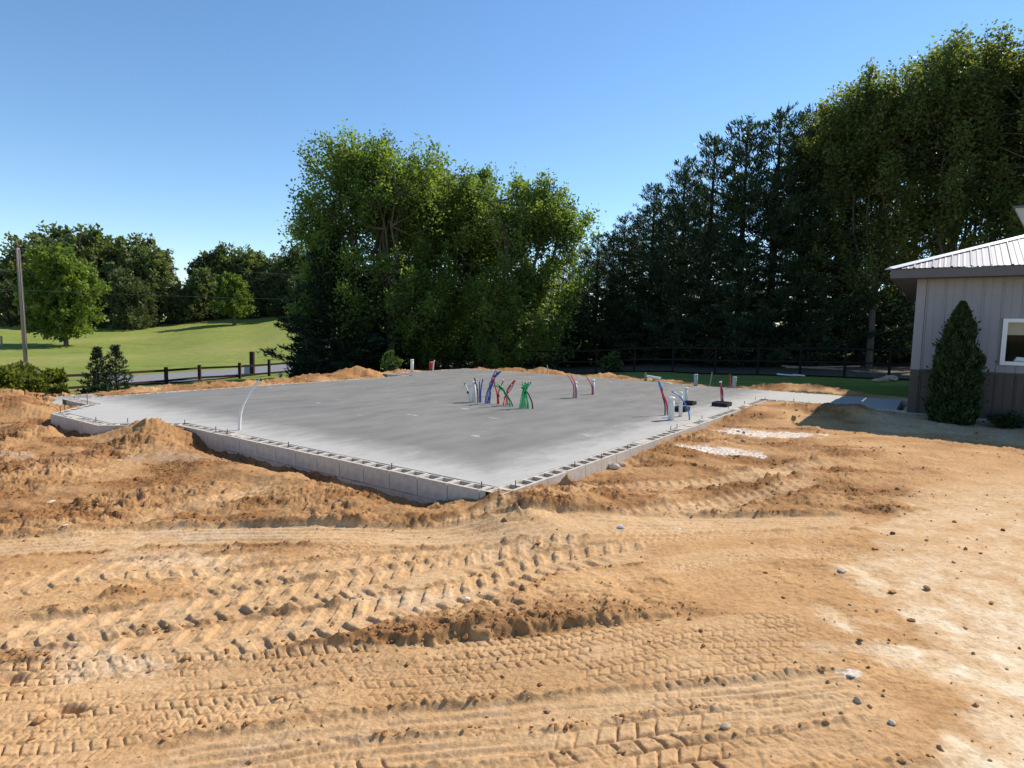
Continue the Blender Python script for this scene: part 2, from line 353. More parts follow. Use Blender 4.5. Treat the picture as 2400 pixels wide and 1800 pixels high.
class MB:
    """collects boxes, tubes and lumps as one mesh"""
    def __init__(s): s.v = []; s.f = []
    def add(s, V, F):
        b = len(s.v); s.v += [tuple(map(float, p)) for p in V]; s.f += [tuple(i + b for i in q) for q in F]; return s
    def box(s, x0, x1, y0, y1, z0, z1):
        return s.add([(x0,y0,z0),(x1,y0,z0),(x1,y1,z0),(x0,y1,z0),(x0,y0,z1),(x1,y0,z1),(x1,y1,z1),(x0,y1,z1)],
                     [(0,3,2,1),(4,5,6,7),(0,1,5,4),(1,2,6,5),(2,3,7,6),(3,0,4,7)])
    def tube(s, pts, rad, n=8, cap=True):
        pts = [np.array(p, float) for p in pts]; rad = rad if hasattr(rad, '__len__') else [rad] * len(pts)
        V = []; F = []; up = np.array([.13, .31, .94])
        for i, p in enumerate(pts):
            t = pts[min(i + 1, len(pts) - 1)] - pts[max(i - 1, 0)]; t /= (np.linalg.norm(t) + 1e-9)
            a = np.cross(t, up); 
            if np.linalg.norm(a) < .05: a = np.cross(t, [1, 0, 0])
            a /= np.linalg.norm(a); b = np.cross(t, a)
            for k in range(n):
                th = 2 * math.pi * k / n; V.append(p + rad[i] * (math.cos(th) * a + math.sin(th) * b))
        for i in range(len(pts) - 1):
            for k in range(n):
                k2 = (k + 1) % n; F.append((i * n + k, i * n + k2, (i + 1) * n + k2, (i + 1) * n + k))
        if cap: F.append(tuple(range(n))[::-1]); F.append(tuple(range((len(pts) - 1) * n, len(pts) * n)))
        return s.add(V, F)
    def mesh(s, name, smooth=False):
        me = bpy.data.meshes.new(name); me.from_pydata(s.v, [], s.f)
        if smooth: me.polygons.foreach_set('use_smooth', [True] * len(me.polygons))
        me.update(); return me
    def build(s, name, mat, parent=None, smooth=False): return obj(name, s.mesh(name, smooth), mat, parent)

def bevel_box(name, sx, sy, sz, bev, mat, parent=None, loc=(0, 0, 0), jitter=0, seed=0):
    bm = bmesh.new(); bmesh.ops.create_cube(bm, size=1)
    for v in bm.verts: v.co = Vector((v.co.x * sx, v.co.y * sy, v.co.z * sz))
    bmesh.ops.bevel(bm, geom=bm.edges[:], offset=bev, segments=2, affect='EDGES')
    me = bpy.data.meshes.new(name); bm.to_mesh(me); bm.free()
    o = obj(name, me, mat, parent); o.location = loc; return o

# ------------------------------------------------------------------ materials
def new_mat(name):
    m = bpy.data.materials.new(name); m.use_nodes = True; nt = m.node_tree
    return m, nt, nt.nodes, nt.links, nt.nodes['Principled BSDF']
def noise(ns, ls, scale, detail=4, rough=.6, co='Object', stretch=None):
    tc = ns.new('ShaderNodeTexCoord'); n = ns.new('ShaderNodeTexNoise')
    n.inputs['Scale'].default_value = scale; n.inputs['Detail'].default_value = detail; n.inputs['Roughness'].default_value = rough
    if stretch:
        mp = ns.new('ShaderNodeMapping'); mp.inputs['Scale'].default_value = stretch
        ls.new(tc.outputs[co], mp.inputs[0]); ls.new(mp.outputs[0], n.inputs['Vector'])
    else: ls.new(tc.outputs[co], n.inputs['Vector'])
    return n.outputs['Fac']
def ramp(ns, ls, fac, stops):
    r = ns.new('ShaderNodeValToRGB'); e = r.color_ramp.elements
    while len(e) < len(stops): e.new(.5)
    for k, (p, c) in enumerate(stops): e[k].position = p; e[k].color = (*c, 1) if len(c) == 3 else c
    ls.new(fac, r.inputs[0]); return r.outputs[0]
def mix(ns, ls, fac, a, b, mode='MIX'):
    m = ns.new('ShaderNodeMix'); m.data_type = 'RGBA'; m.blend_type = mode
    for s, val in ((0, fac), (6, a), (7, b)):
        if hasattr(val, 'links'): ls.new(val, m.inputs[s])
        else: m.inputs[s].default_value = val if s == 0 else (*val, 1)
    return m.outputs[2]
def mathn(ns, ls, op, a, b=None, c=None, clamp=False):
    m = ns.new('ShaderNodeMath'); m.operation = op; m.use_clamp = clamp
    for k, val in enumerate((a, b, c)):
        if val is None: continue
        if hasattr(val, 'links'): ls.new(val, m.inputs[k])
        else: m.inputs[k].default_value = val
    return m.outputs[0]
def bump(ns, ls, bsdf, h, strength=.3, dist=.01):
    b = ns.new('ShaderNodeBump'); b.inputs['Strength'].default_value = strength; b.inputs['Distance'].default_value = dist
    ls.new(h, b.inputs['Height']); ls.new(b.outputs[0], bsdf.inputs['Normal'])
def simple(name, col, rough=.6, spec=.3, var=.15, scale=12, bmp=0, metal=0, stretch=None):
    m, nt, ns, ls, b = new_mat(name)
    f = noise(ns, ls, scale, 5, .65, stretch=stretch)
    lo = tuple(c * (1 - var) for c in col); hi = tuple(min(1, c * (1 + var)) for c in col)
    ls.new(ramp(ns, ls, f, [(.3, lo), (.7, hi)]), b.inputs['Base Color'])
    b.inputs['Roughness'].default_value = rough; b.inputs['Specular IOR Level'].default_value = spec; b.inputs['Metallic'].default_value = metal
    if bmp: bump(ns, ls, b, f, bmp, .01)
    return m
def leaf_mat(name, c1, c2, trans=.45, tcol=None):
    m, nt, ns, ls, b = new_mat(name)
    a = ns.new('ShaderNodeAttribute'); a.attribute_name = 'tint'
    col = mix(ns, ls, a.outputs['Fac'], c1, c2)
    b.inputs['Roughness'].default_value = .5; b.inputs['Specular IOR Level'].default_value = .25
    ls.new(col, b.inputs['Base Color'])
    t = ns.new('ShaderNodeBsdfTranslucent')
    tc = mix(ns, ls, 1.0, col, tcol or (2.2, 2.4, .8), 'MULTIPLY'); ls.new(tc, t.inputs['Color'])
    mx = ns.new('ShaderNodeMixShader'); mx.inputs[0].default_value = trans
    ls.new(b.outputs[0], mx.inputs[1]); ls.new(t.outputs[0], mx.inputs[2]); ls.new(mx.outputs[0], ns['Material Output'].inputs['Surface'])
    return m

MT = {}
def soil_material():
    m, nt, ns, ls, b = new_mat('soil')
    def at_(n):
        a = ns.new('ShaderNodeAttribute'); a.attribute_name = n; return a.outputs['Fac']
    n1 = noise(ns, ls, 1.3, 6, .62, stretch=(.55, 1.5, 1)); n2 = noise(ns, ls, 26, 5, .7); n3 = noise(ns, ls, 7, 5, .65)
    tan = ramp(ns, ls, n1, [(.30, (.42, .235, .102)), (.52, (.53, .315, .148)), (.72, (.60, .385, .20))])
    tan = mix(ns, ls, mathn(ns, ls, 'MULTIPLY', n3, .4), tan, (.47, .27, .12))
    redc = ramp(ns, ls, n3, [(.3, (.15, .066, .026)), (.7, (.33, .16, .062))])
    c = mix(ns, ls, mathn(ns, ls, 'MULTIPLY', at_('red'), .9, clamp=True), tan, redc)
    sand = ramp(ns, ls, n3, [(.32, (.56, .38, .21)), (.5, (.66, .49, .31)), (.66, (.74, .62, .45))])
    c = mix(ns, ls, at_('sandy'), c, sand)
    c = mix(ns, ls, mathn(ns, ls, 'MULTIPLY', at_('dust'), mathn(ns, ls, 'MULTIPLY_ADD', n2, 1.6, -.25, clamp=True)), c, (.66, .60, .50))
    wh = mathn(ns, ls, 'MULTIPLY', at_('white'), mathn(ns, ls, 'MULTIPLY_ADD', n2, 4.0, -1.45, clamp=True), clamp=True)
    c = mix(ns, ls, wh, c, (.72, .70, .66))
    g = ramp(ns, ls, n2, [(.25, (.62, .59, .56)), (.52, (1, 1, 1)), (.8, (1.18, 1.18, 1.18))])
    c = mix(ns, ls, 1.0, c, g, 'MULTIPLY')
    ls.new(c, b.inputs['Base Color']); b.inputs['Roughness'].default_value = .95; b.inputs['Specular IOR Level'].default_value = .08
    h = mathn(ns, ls, 'ADD', noise(ns, ls, 60, 6, .75), mathn(ns, ls, 'MULTIPLY', n2, 1.5))
    bump(ns, ls, b, h, .55, .012)
    return m
MT['soil'] = soil_material()
def grass_material():
    m, nt, ns, ls, b = new_mat('mown_grass')
    n1 = noise(ns, ls, .07, 4, .6, stretch=(1, .35, 1)); n2 = noise(ns, ls, 1.2, 6, .75); n3 = noise(ns, ls, .5, 3, .5, stretch=(.25, 1.6, 1))
    c = ramp(ns, ls, n1, [(.32, (.14, .20, .036)), (.5, (.21, .26, .05)), (.66, (.31, .30, .09))])
    c = mix(ns, ls, ramp(ns, ls, n3, [(.42, (0, 0, 0)), (.6, (.75, .75, .75))]), c, (.27, .265, .08))
    g = ramp(ns, ls, n2, [(.25, (.65, .68, .6)), (.55, (1, 1, 1)), (.8, (1.25, 1.2, 1.15))])
    c = mix(ns, ls, 1.0, c, g, 'MULTIPLY')
    ls.new(c, b.inputs['Base Color']); b.inputs['Roughness'].default_value = .9; b.inputs['Specular IOR Level'].default_value = .1
    bump(ns, ls, b, noise(ns, ls, 14, 5, .8), .9, .08)
    return m
MT['grass'] = grass_material()
def slab_material():
    m, nt, ns, ls, b = new_mat('fresh_concrete')
    tc = ns.new('ShaderNodeTexCoord'); sp = ns.new('ShaderNodeSeparateXYZ'); ls.new(tc.outputs['Object'], sp.inputs[0])
    n1 = noise(ns, ls, .55, 6, .62, stretch=(1, 1.9, 1)); n2 = noise(ns, ls, 2.6, 5, .65, stretch=(.6, 1.3, 1)); n3 = noise(ns, ls, 40, 4, .6)
    d = mathn(ns, ls, 'MINIMUM', sp.outputs['X'], sp.outputs['Y'])
    d = mathn(ns, ls, 'ADD', d, mathn(ns, ls, 'MULTIPLY_ADD', n2, 1.3, -.65))
    mr = ns.new('ShaderNodeMapRange'); mr.interpolation_type = 'SMOOTHSTEP'
    for k, val in ((1, .12), (2, 1.25), (3, 1.0), (4, 0.0)): mr.inputs[k].default_value = val
    ls.new(d, mr.inputs[0])
    c = ramp(ns, ls, n1, [(.32, (.135, .132, .125)), (.5, (.172, .167, .156)), (.68, (.222, .213, .194))])
    c = mix(ns, ls, mathn(ns, ls, 'MULTIPLY_ADD', n2, 1.2, -.35, clamp=True), c, (.235, .226, .205))
    sc = noise(ns, ls, 1.7, 3, .5, stretch=(2.2, .9, 1))
    c = mix(ns, ls, ramp(ns, ls, sc, [(.70, (0, 0, 0)), (.74, (.45, .45, .45))]), c, (.60, .59, .57))
    c = mix(ns, ls, mathn(ns, ls, 'MULTIPLY', mr.outputs[0], .85), c, (.47, .45, .415))
    wv = ns.new('ShaderNodeTexWave'); wv.wave_type = 'RINGS'; wv.inputs['Scale'].default_value = .55; wv.inputs['Distortion'].default_value = 9; wv.inputs['Detail'].default_value = 4; wv.inputs['Detail Scale'].default_value = 1.4
    ls.new(tc.outputs['Object'], wv.inputs['Vector'])
    c = mix(ns, ls, mathn(ns, ls, 'MULTIPLY', wv.outputs['Fac'], .12), c, (.33, .32, .30))
    sp_ = noise(ns, ls, 9, 3, .6); c = mix(ns, ls, ramp(ns, ls, sp_, [(.62, (0, 0, 0)), (.78, (.45, .45, .45))]), c, (.13, .125, .115))
    ls.new(c, b.inputs['Base Color'])
    ls.new(ramp(ns, ls, n1, [(.3, (.7,) * 3), (.7, (.85,) * 3)]), b.inputs['Roughness']); b.inputs['Specular IOR Level'].default_value = .1
    bump(ns, ls, b, mathn(ns, ls, 'ADD', n2, mathn(ns, ls, 'MULTIPLY', n3, .25)), .12, .02)
    return m
MT['slab'] = slab_material()
MT['block'] = simple('concrete_block', (.50, .445, .38), .9, .1, .18, 9, .4)
MT['grout'] = simple('grout', (.50, .48, .45), .95, .05, .12, 20, .5)
MT['steel'] = simple('rusty_steel', (.20, .13, .09), .7, .3, .3, 40, 0, .5)
MT['pvc'] = simple('white_pvc', (.74, .71, .65), .45, .35, .06, 8)
MT['pvc_grey'] = simple('grey_pvc', (.36, .39, .41), .5, .3, .08, 8)
MT['blue'] = simple('blue_tube', (.035, .08, .36), .35, .5, .15, 15)
MT['navy'] = simple('navy_tube', (.014, .024, .10), .4, .5, .15, 15)
MT['sky_blue'] = simple('light_blue_tube', (.03, .19, .50), .4, .5, .1, 15)
MT['red'] = simple('red_tube', (.68, .035, .035), .35, .5, .12, 15)
MT['pink'] = simple('pinkish_red_tube', (.62, .05, .11), .35, .5, .12, 15)
MT['green'] = simple('green_tube', (.02, .48, .15), .35, .5, .2, 15)
MT['black'] = simple('black_plastic', (.018, .018, .018), .45, .4, .2, 12)
MT['tape'] = simple('dark_tape', (.03, .03, .035), .5, .3, .1, 10)
MT['foam'] = simple('black_box', (.025, .025, .028), .7, .2, .3, 20)
MT['stone'] = simple('pale_stone', (.44, .34, .24), .9, .15, .2, 14, .4)
MT['limestone'] = simple('white_stone', (.58, .50, .40), .9, .1, .1, 14, .4)
MT['brown_stone'] = simple('brown_stone', (.36, .21, .11), .9, .1, .25, 14, .5)
MT['dark_stone'] = simple('dark_clod', (.12, .075, .045), .95, .05, .3, 14, .5)
MT['paper'] = simple('white_scrap', (.82, .82, .82), .7, .2, .05, 10)
MT['asphalt'] = simple('asphalt', (.20, .20, .21), .9, .15, .12, 3, .2)
MT['fence'] = simple('dark_fence_wood', (.035, .020, .014), .8, .2, .35, 9, .3, stretch=(1, 1, 6))
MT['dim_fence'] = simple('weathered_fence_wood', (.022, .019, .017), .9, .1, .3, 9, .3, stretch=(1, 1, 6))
MT['grey_wood'] = simple('weathered_wood', (.30, .24, .18), .9, .1, .25, 8, .4, stretch=(1, 1, .2))
MT['bark'] = simple('bark', (.12, .096, .075), .95, .05, .4, 9, .9, stretch=(1, 1, .25))
MT['dark_bark'] = simple('dark_bark', (.040, .032, .026), .95, .05, .4, 9, .9, stretch=(1, 1, .25))
MT['maple'] = leaf_mat('maple_leaf', (.066, .112, .030), (.180, .235, .060), .48, (2.1, 2.1, .9))
MT['maple_right'] = leaf_mat('sunlit_maple_leaf', (.065, .095, .034), (.19, .21, .07), .52, (2.0, 1.95, .95))
MT['pine'] = leaf_mat('pine_needles', (.026, .047, .024), (.060, .090, .042), .25, (1.3, 1.5, .8))
MT['spruce'] = leaf_mat('spruce_needles', (.012, .026, .013), (.026, .045, .020), .12, (1.2, 1.4, .8))
MT['far_tree'] = leaf_mat('far_leaf', (.075, .098, .040), (.16, .178, .072), .3)
MT['far_tree2'] = leaf_mat('far_leaf_light', (.075, .115, .024), (.17, .215, .042), .35)
MT['far_dark'] = leaf_mat('far_leaf_dark', (.055, .074, .033), (.115, .132, .056), .25)
MT['thuja'] = leaf_mat('thuja_leaf', (.018, .036, .014), (.045, .075, .022), .15, (1.3, 1.5, .8))
MT['bush'] = leaf_mat('bush_leaf', (.07, .085, .016), (.17, .17, .035), .35)
MT['weed'] = leaf_mat('weed_leaf', (.04, .07, .02), (.09, .14, .04), .3)
MT['fascia'] = simple('brown_metal_trim', (.12, .108, .112), .5, .35, .06, 3)
MT['soffit'] = simple('brown_soffit', (.10, .085, .08), .6, .3, .06, 3)
MT['siding'] = simple('light_grey_siding', (.275, .272, .292), .5, .35, .05, 2)
MT['wainscot'] = simple('dark_brown_siding', (.055, .042, .040), .45, .4, .08, 2)
MT['roofing'] = simple('pale_metal_roof', (.33, .31, .325), .5, .4, .06, 2, 0, 0)
MT['cap'] = simple('white_metal_cap', (.78, .76, .78), .35, .5, .04, 2)
MT['vinyl'] = simple('white_vinyl', (.78, .78, .80), .4, .4, .03, 4)
MT['blind'] = simple('beige_blind', (.45, .42, .32), .8, .1, .05, 4)
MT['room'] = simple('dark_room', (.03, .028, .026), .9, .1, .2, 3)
MT['beige'] = simple('beige_panel', (.50, .45, .38), .6, .3, .06, 4)
MT['pole'] = simple('weathered_pole', (.30, .235, .185), .9, .1, .2, 6, .3, stretch=(1, 1, .1))
MT['cable'] = simple('cable', (.10, .10, .10), .6, .3, .1, 4)
def glass_mat():
    m, nt, ns, ls, b = new_mat('window_glass')
    b.inputs['Base Color'].default_value = (1, 1, 1, 1); b.inputs['Roughness'].default_value = .02
    b.inputs['Transmission Weight'].default_value = 1; b.inputs['IOR'].default_value = 1.12
    return m
MT['glass'] = glass_mat()

# ------------------------------------------------------------------ ground sheets
def build_ground():
    # meadow and lawn: polar sheet out to the horizon
    rings = np.concatenate([[0.01], np.arange(2, 60, 1.0), 60 * 1.035 ** np.arange(0, 118)])
    na = 300; a = np.linspace(-np.pi, np.pi, na, endpoint=False)
    rg, ag = np.meshgrid(rings, a, indexing='ij'); x = rg * np.sin(ag); y = rg * np.cos(ag)
    z = base_z(x, y) - .02
    dm = dirt_mask(x, y); u, v = w2uv(x, y)
    z = z - .55 * sst(.55, .95, dm) * (rg < 40)
    V = np.stack([x, y, z], -1).reshape(-1, 3); i = np.arange(len(rings) - 1)[:, None] * na; j = np.arange(na)[None, :]; j2 = (j + 1) % na
    F = np.stack([i + j, i + na + j, i + na + j2, i + j2], -1).reshape(-1, 4)
    structure(obj('meadow', mesh_np('meadow', V, F, True), MT['grass']))
    # bare soil of the building site: fan of rows that get longer with distance
    ys = [1.15]
    while ys[-1] < 27: ys.append(ys[-1] + max(.0052, ys[-1] ** 2 / 1042 * .72) * (1 if ys[-1] > 1.9 else 2.5))
    ys = np.array(ys); s = np.concatenate([np.linspace(-1.7, -1.0, 70)[:-1], np.linspace(-1.0, 1.03, 1060), np.linspace(1.03, 1.9, 90)[1:]]); ncol = len(s)
    yg, sg = np.meshgrid(ys, s, indexing='ij'); xg = sg * (yg * .98 + .55)
    z, red, sandy, white, dust, fresh = dirt_z(xg, yg)
    V = np.stack([xg, yg, z], -1).reshape(-1, 3)
    i = np.arange(len(ys) - 1)[:, None] * ncol; j = np.arange(ncol - 1)[None, :]
    F = np.stack([i + j, i + j + 1, i + ncol + j + 1, i + ncol + j], -1).reshape(-1, 4)
    # leave out cells under the slab and in the far field
    keep = (np.maximum.reduce([z[:-1, :-1], z[1:, 1:], z[1:, :-1], z[:-1, 1:]]) > -.53).reshape(-1) | (yg[:-1, :-1].reshape(-1) > 20)
    dmk = dirt_mask(xg, yg); keep &= (np.maximum(dmk[:-1, :-1], dmk[1:, 1:]) > .03).reshape(-1)
    F = F[keep]
    used = np.zeros(len(V), bool); used[F.ravel()] = True; remap = np.cumsum(used) - 1
    V = V[used]; F = remap[F]
    me = mesh_np('soil', V, F, True)
    for nme, arr in (('red', red), ('sandy', sandy), ('white', white), ('dust', dust)): attr(me, nme, arr.reshape(-1)[used])
    structure(obj('bare_soil_ground', me, MT['soil']))
    print('soil tris', len(F) * 2)
    # soil outside the detailed fan (beside and behind the viewer)
    gx, gy = np.meshgrid(np.linspace(-16, 16, 65), np.linspace(-14, 12, 53)); gz, g_r, g_s, g_w, g_d, _ = dirt_z(gx, gy); gz = gz - .02
    V = np.stack([gx, gy, gz], -1).reshape(-1, 3); n = 65; i = np.arange(52)[:, None] * n; j = np.arange(64)[None, :]
    F = np.stack([i + j, i + j + 1, i + n + j + 1, i + n + j], -1).reshape(-1, 4)
    cxy = V[F].mean(1); ww_ = cxy[:, 1] * .98 + .55; inf = (cxy[:, 0] > -1.7 * ww_ + .45) & (cxy[:, 0] < 1.9 * ww_ - .45)
    u, v = w2uv(cxy[:, 0], cxy[:, 1]); F = F[~(inf & (cxy[:, 1] > 1.6)) & (v < 12) & (u < 13) & ~inside(OUT, u, v)]
    me = mesh_np('soil_margin', V, F, True)
    for nme, val in (('red', g_r), ('sandy', g_s), ('white', g_w), ('dust', g_d)): attr(me, nme, val.reshape(-1))
    structure(obj('bare_soil_margin', me, MT['soil']))
build_ground()

# needle-covered floor under the pines beyond the right fence
def build_floor():
    m, nt, ns, ls, b = new_mat('needle_litter'); n_ = noise(ns, ls, 3, 6, .7)
    ls.new(ramp(ns, ls, n_, [(.3, (.035, .024, .014)), (.6, (.075, .052, .03)), (.75, (.06, .07, .025))]), b.inputs['Base Color']); b.inputs['Roughness'].default_value = .95; bump(ns, ls, b, n_, .8, .05)
    az = np.radians(np.linspace(-9, 46, 90)); px = [1000, 1040, 1130, 1220, 1310, 1400, 1490, 1580, 1680, 1780, 1880, 1985, 2090, 2200, 2310, 2400]; rr_ = [34.5, 34, 33, 32, 31, 29.8, 28.8, 27.8, 27.2, 26.8, 26.6, 26.6, 26.8, 27.2, 27.8, 28]
    pa = [math.atan2(*(col_at(p_, 30)[:2])) for p_ in px]; r0 = np.interp(az, pa, rr_) - .25; t = np.linspace(0, 1, 30)[None, :] ** 1.4
    r_ = r0[:, None] + t * 26; x = r_ * np.sin(az)[:, None]; y = r_ * np.cos(az)[:, None]; jit = .35 * fbm(x, y, 1.2, 2, 141) * (t < .01); x = x + jit; z = base_z(x, y) + .035
    n = 30; i = np.arange(89)[:, None] * n; j = np.arange(29)[None, :]
    structure(obj('forest_floor', mesh_np('forest_floor', np.stack([x, y, z], -1).reshape(-1, 3), np.stack([i + j, i + n + j, i + n + j + 1, i + j + 1], -1).reshape(-1, 4)[:, ::-1], True), m))
build_floor()
# asphalt road beyond the rail fence
def build_road():
    up = [(250, 884), (454, 873), (560, 865), (628, 858), (715, 852), (800, 848), (900, 845)]
    lo = [(250, 905), (430, 896), (560, 884), (642, 874), (693, 869), (760, 861), (860, 855)]
    V = []; F = []
    A = [hit(*p, 24) for p in up]; B = [hit(*p, 24) for p in lo]
    def dens(L):
        L = np.array(L); t = np.linspace(0, len(L) - 1, 60); return np.stack([np.interp(t, np.arange(len(L)), L[:, k]) for k in range(3)], -1)
    A, B = dens(A), dens(B); n = 60
    for k in range(6):
        w = k / 5; P = A * (1 - w) + B * w; P[:, 2] = base_z(P[:, 0], P[:, 1]) + .05; V += [tuple(p) for p in P]
    for k in range(5):
        for i in range(n - 1): F.append((k * n + i, k * n + i + 1, (k + 1) * n + i + 1, (k + 1) * n + i))
    structure(obj('road', mesh_np('road', V, np.array(F), True), MT['asphalt']))
build_road()

# ------------------------------------------------------------------ foundation (local x = v, y = u)
def L(u, v, z=0): return (v, u, z)
found = thing('house_foundation', 'new grey concrete house slab rimmed with hollow concrete blocks', 'foundation', (P0[0], P0[1], 0), R(55))
def slab_part(name, poly, z0, z1, mat):
    bm = bmesh.new(); top = [bm.verts.new(L(u, v, z1)) for u, v in poly]; bot = [bm.verts.new(L(u, v, z0)) for u, v in poly]
    bm.faces.new(top); n = len(poly)
    for i in range(n): bm.faces.new((top[i], top[(i + 1) % n], bot[(i + 1) % n], bot[i]))
    bmesh.ops.recalc_face_normals(bm, faces=bm.faces[:])
    bmesh.ops.triangulate(bm, faces=[f for f in bm.faces if len(f.verts) > 4])
    me = bpy.data.meshes.new(name); bm.to_mesh(me); bm.free(); return obj(name, me, mat, found)
slab_part('slab', inset(OUT, .185), -.12, .006, MT['slab'])
BL, BW, BH = .3985, .194, .195
def hollow_block():
    xs = [0, .034, .180, .2185, .3645, BL]; ys = [0, .034, .160, BW]; bm = bmesh.new(); V = {}
    def vv(i, j, z, k):
        key = (i, j, k)
        if key not in V: V[key] = bm.verts.new((xs[i], ys[j], z))
        return V[key]
    for i in range(5):
        for j in range(3):
            core = j == 1 and i in (1, 3)
            k = 'd' if core else 't'; z = -.17 if core else 0
            bm.faces.new([vv(i, j, z, k + (str(i) if core else '')), vv(i + 1, j, z, k + (str(i) if core else '')), vv(i + 1, j + 1, z, k + (str(i) if core else '')), vv(i, j + 1, z, k + (str(i) if core else ''))])
            if core:
                c = [(i, j), (i + 1, j), (i + 1, j + 1), (i, j + 1)]
                for q in range(4):
                    a, b_ = c[q], c[(q + 1) % 4]
                    bm.faces.new([vv(*a, 0, 't'), vv(*b_, 0, 't'), vv(*b_, -.17, 'd' + str(i)), vv(*a, -.17, 'd' + str(i))])
    c = [(0, 0), (5, 0), (5, 3), (0, 3)]
    ring = [(i, 0) for i in range(5)] + [(5, j) for j in range(3)] + [(i, 3) for i in range(5, 0, -1)] + [(0, j) for j in range(3, 0, -1)]
    for q in range(len(ring)):
        a, b_ = ring[q], ring[(q + 1) % len(ring)]
        bm.faces.new([vv(*a, 0, 't'), vv(*b_, 0, 't'), vv(*b_, -BH, 'b'), vv(*a, -BH, 'b')])
    bmesh.ops.recalc_face_normals(bm, faces=bm.faces[:])
    me = bpy.data.meshes.new('block'); bm.to_mesh(me); bm.free(); me.materials.append(MT['block']); return me
hollow = hollow_block()
solid = MB().box(0, BL, 0, BW, -BH, 0).mesh('solid_block'); solid.materials.append(MT['block'])
grouted = MB().box(0, BL, 0, BW, -BH, 0).box(.03, .19, .03, .165, -.01, .009).box(.22, .37, .04, .16, -.01, .006).mesh('grouted_block'); grouted.materials.append(MT['block'])
rnd = random.Random(3)
def run(a, b, z=0.0, kind='mix', off=0.0, skip=0.0):
    """row of blocks from corner a to corner b of the outline; body lies on the inner side"""
    a = np.array(a, float); b = np.array(b, float); d = b - a; Ln = np.linalg.norm(d); t = d / Ln; p = skip - off
    while p < Ln - .06:
        me = solid if kind == 'solid' else (grouted if (kind == 'mix' and rnd.random() < .14) else hollow)
        o = obj('block', me, None, found); q = a + t * max(p, 0)
        ln = min(BL, Ln - max(p, 0)) - (skip if p + BL > Ln else 0)
        if p < 0: ln = BL + p
        # local frame: x along run, y toward the slab
        ang = math.atan2(t[0], t[1])           # (u,v)->(y,x)
        o.location = (q[1], q[0], z + rnd.uniform(-.003, .002)); o.rotation_euler = (0, 0, ang); o.scale = (max(ln, .05) / BL, 1, 1)
        p += .4065
# order chosen so that the body lies to the left of the travel direction in local (v,u)
W = OUT
def seg(i, j, **k): run(W[i], W[j], **k)
near = [(1, 0), (2, 1), (3, 2), (4, 3), (5, 4), (6, 5), (7, 6), (8, 7), (9, 8), (10, 9), (11, 10), (13, 12), (0, 13)]
for i, j in near:
    seg(i, j, skip=0.0)
for i, j in [(1, 0), (2, 1), (3, 2), (4, 3), (5, 4), (0, 13)]:
    seg(i, j, z=-.2005, kind='solid', off=.2)
# lower porch slab at the left end
PO = [(10.56, .1), (13.05, .1), (13.05, 1.47), (10.56, 1.47)]
slab_part('porch_slab', inset(PO, .18), -.3, -.2, MT['slab'])
run(PO[1], PO[0], z=-.203); run(PO[2], PO[1], z=-.203); run(PO[3], PO[2], z=-.203)
# anchor bolts standing in the cores
for px, py, hh in [(1128.5,1145,.07),(1208,1143,.07),(1347,1096,.07),(676,1048,.07),(918,1100,.07),(225,988,.07),(299.5,991,.07),(377,991.6,.07),(433,993,.06),(506,1011,.07),(533,1016,.06),
                   (141.7,966.8,.08),(152,960,.08),(205,948,.22),(174,935.6,.06),(1586.5,1004,.07),(1572,1009,.07),(1645,983,.07),(1707,959,.07),(1745,947,.07),(1771,937,.07),(1793,938,.08),(1860,942.5,.09),(1470,1053,.06),(1410,1075,.05)]:
    p = at(px, py, 0); u, v = w2uv(p[0], p[1])
    m_ = MB().tube([L(u, v, -.05), L(u, v, hh)], .006, 6)
    m_.build('anchor_bolt', MT['steel'], found)

# ------------------------------------------------------------------ pipes and tubes in the slab
def upto(px, py, b):
    """point above base b (same distance) seen at pixel"""
    d = ray(px, py); k = math.hypot(b[0], b[1]) / math.hypot(d[0], d[1]); return np.array([d[0] * k, d[1] * k, H + d[2] * k])
def smooth_path(P, n=14):
    P = np.array(P, float)
    if len(P) < 3: return P
    out = []
    for i in range(len(P) - 1):
        p0, p1, p2, p3 = P[max(i - 1, 0)], P[i], P[i + 1], P[min(i + 2, len(P) - 1)]
        for t in np.linspace(0, 1, n // (len(P) - 1) + 2)[:-1]:
            out.append(.5 * ((2 * p1) + (-p0 + p2) * t + (2 * p0 - 5 * p1 + 4 * p2 - p3) * t * t + (-p0 + 3 * p1 - 3 * p2 + p3) * t ** 3))
    out.append(P[-1]); return np.array(out)
def pvc(base, top, rad, label, name='pvc_pipe', mat='pvc', cap=True, group=None, z=0.0):
    b = at(*base, z) if len(base) == 2 else np.array(base); t = upto(*top, b) - b
    th = thing(name, label, 'pipe', b, 0, group)
    MB().tube([(0, 0, -.05), tuple(t * .5), tuple(t)], rad, 16).build('pipe', MT[mat], th, True)
    if cap:
        tt = t / np.linalg.norm(t)
        MB().tube([tuple(t - tt * .045), tuple(t + tt * .004), tuple(t + tt * .012)], [rad * 1.14, rad * 1.14, rad * .95], 16).build('end_cap', MT[mat], th, True)
    return th
pvc((965.7, 872), (965.7, 843), .055, 'white capped pipe alone on the far left corner of the slab')
pvc((1110, 943), (1111, 895), .045, 'short white pipe beside the dark blue tubes on the slab')
pvc((1348.5, 933), (1348.5, 896), .042, 'white pipe wrapped with pink tubes, left of two in mid slab')
pvc((1389.5, 925), (1390.3, 890.6), .042, 'white pipe with one dark red tube, right of two in mid slab')
pvc((1573, 985), (1574, 932), .055, 'thick white capped pipe nearest the right block wall', cap=True)
pvc((1595, 977), (1595.8, 920), .034, 'slim white pipe crossed by the light blue tube')
pvc((1608, 945), (1609, 909), .034, 'slim white pipe rising from the farther black box')
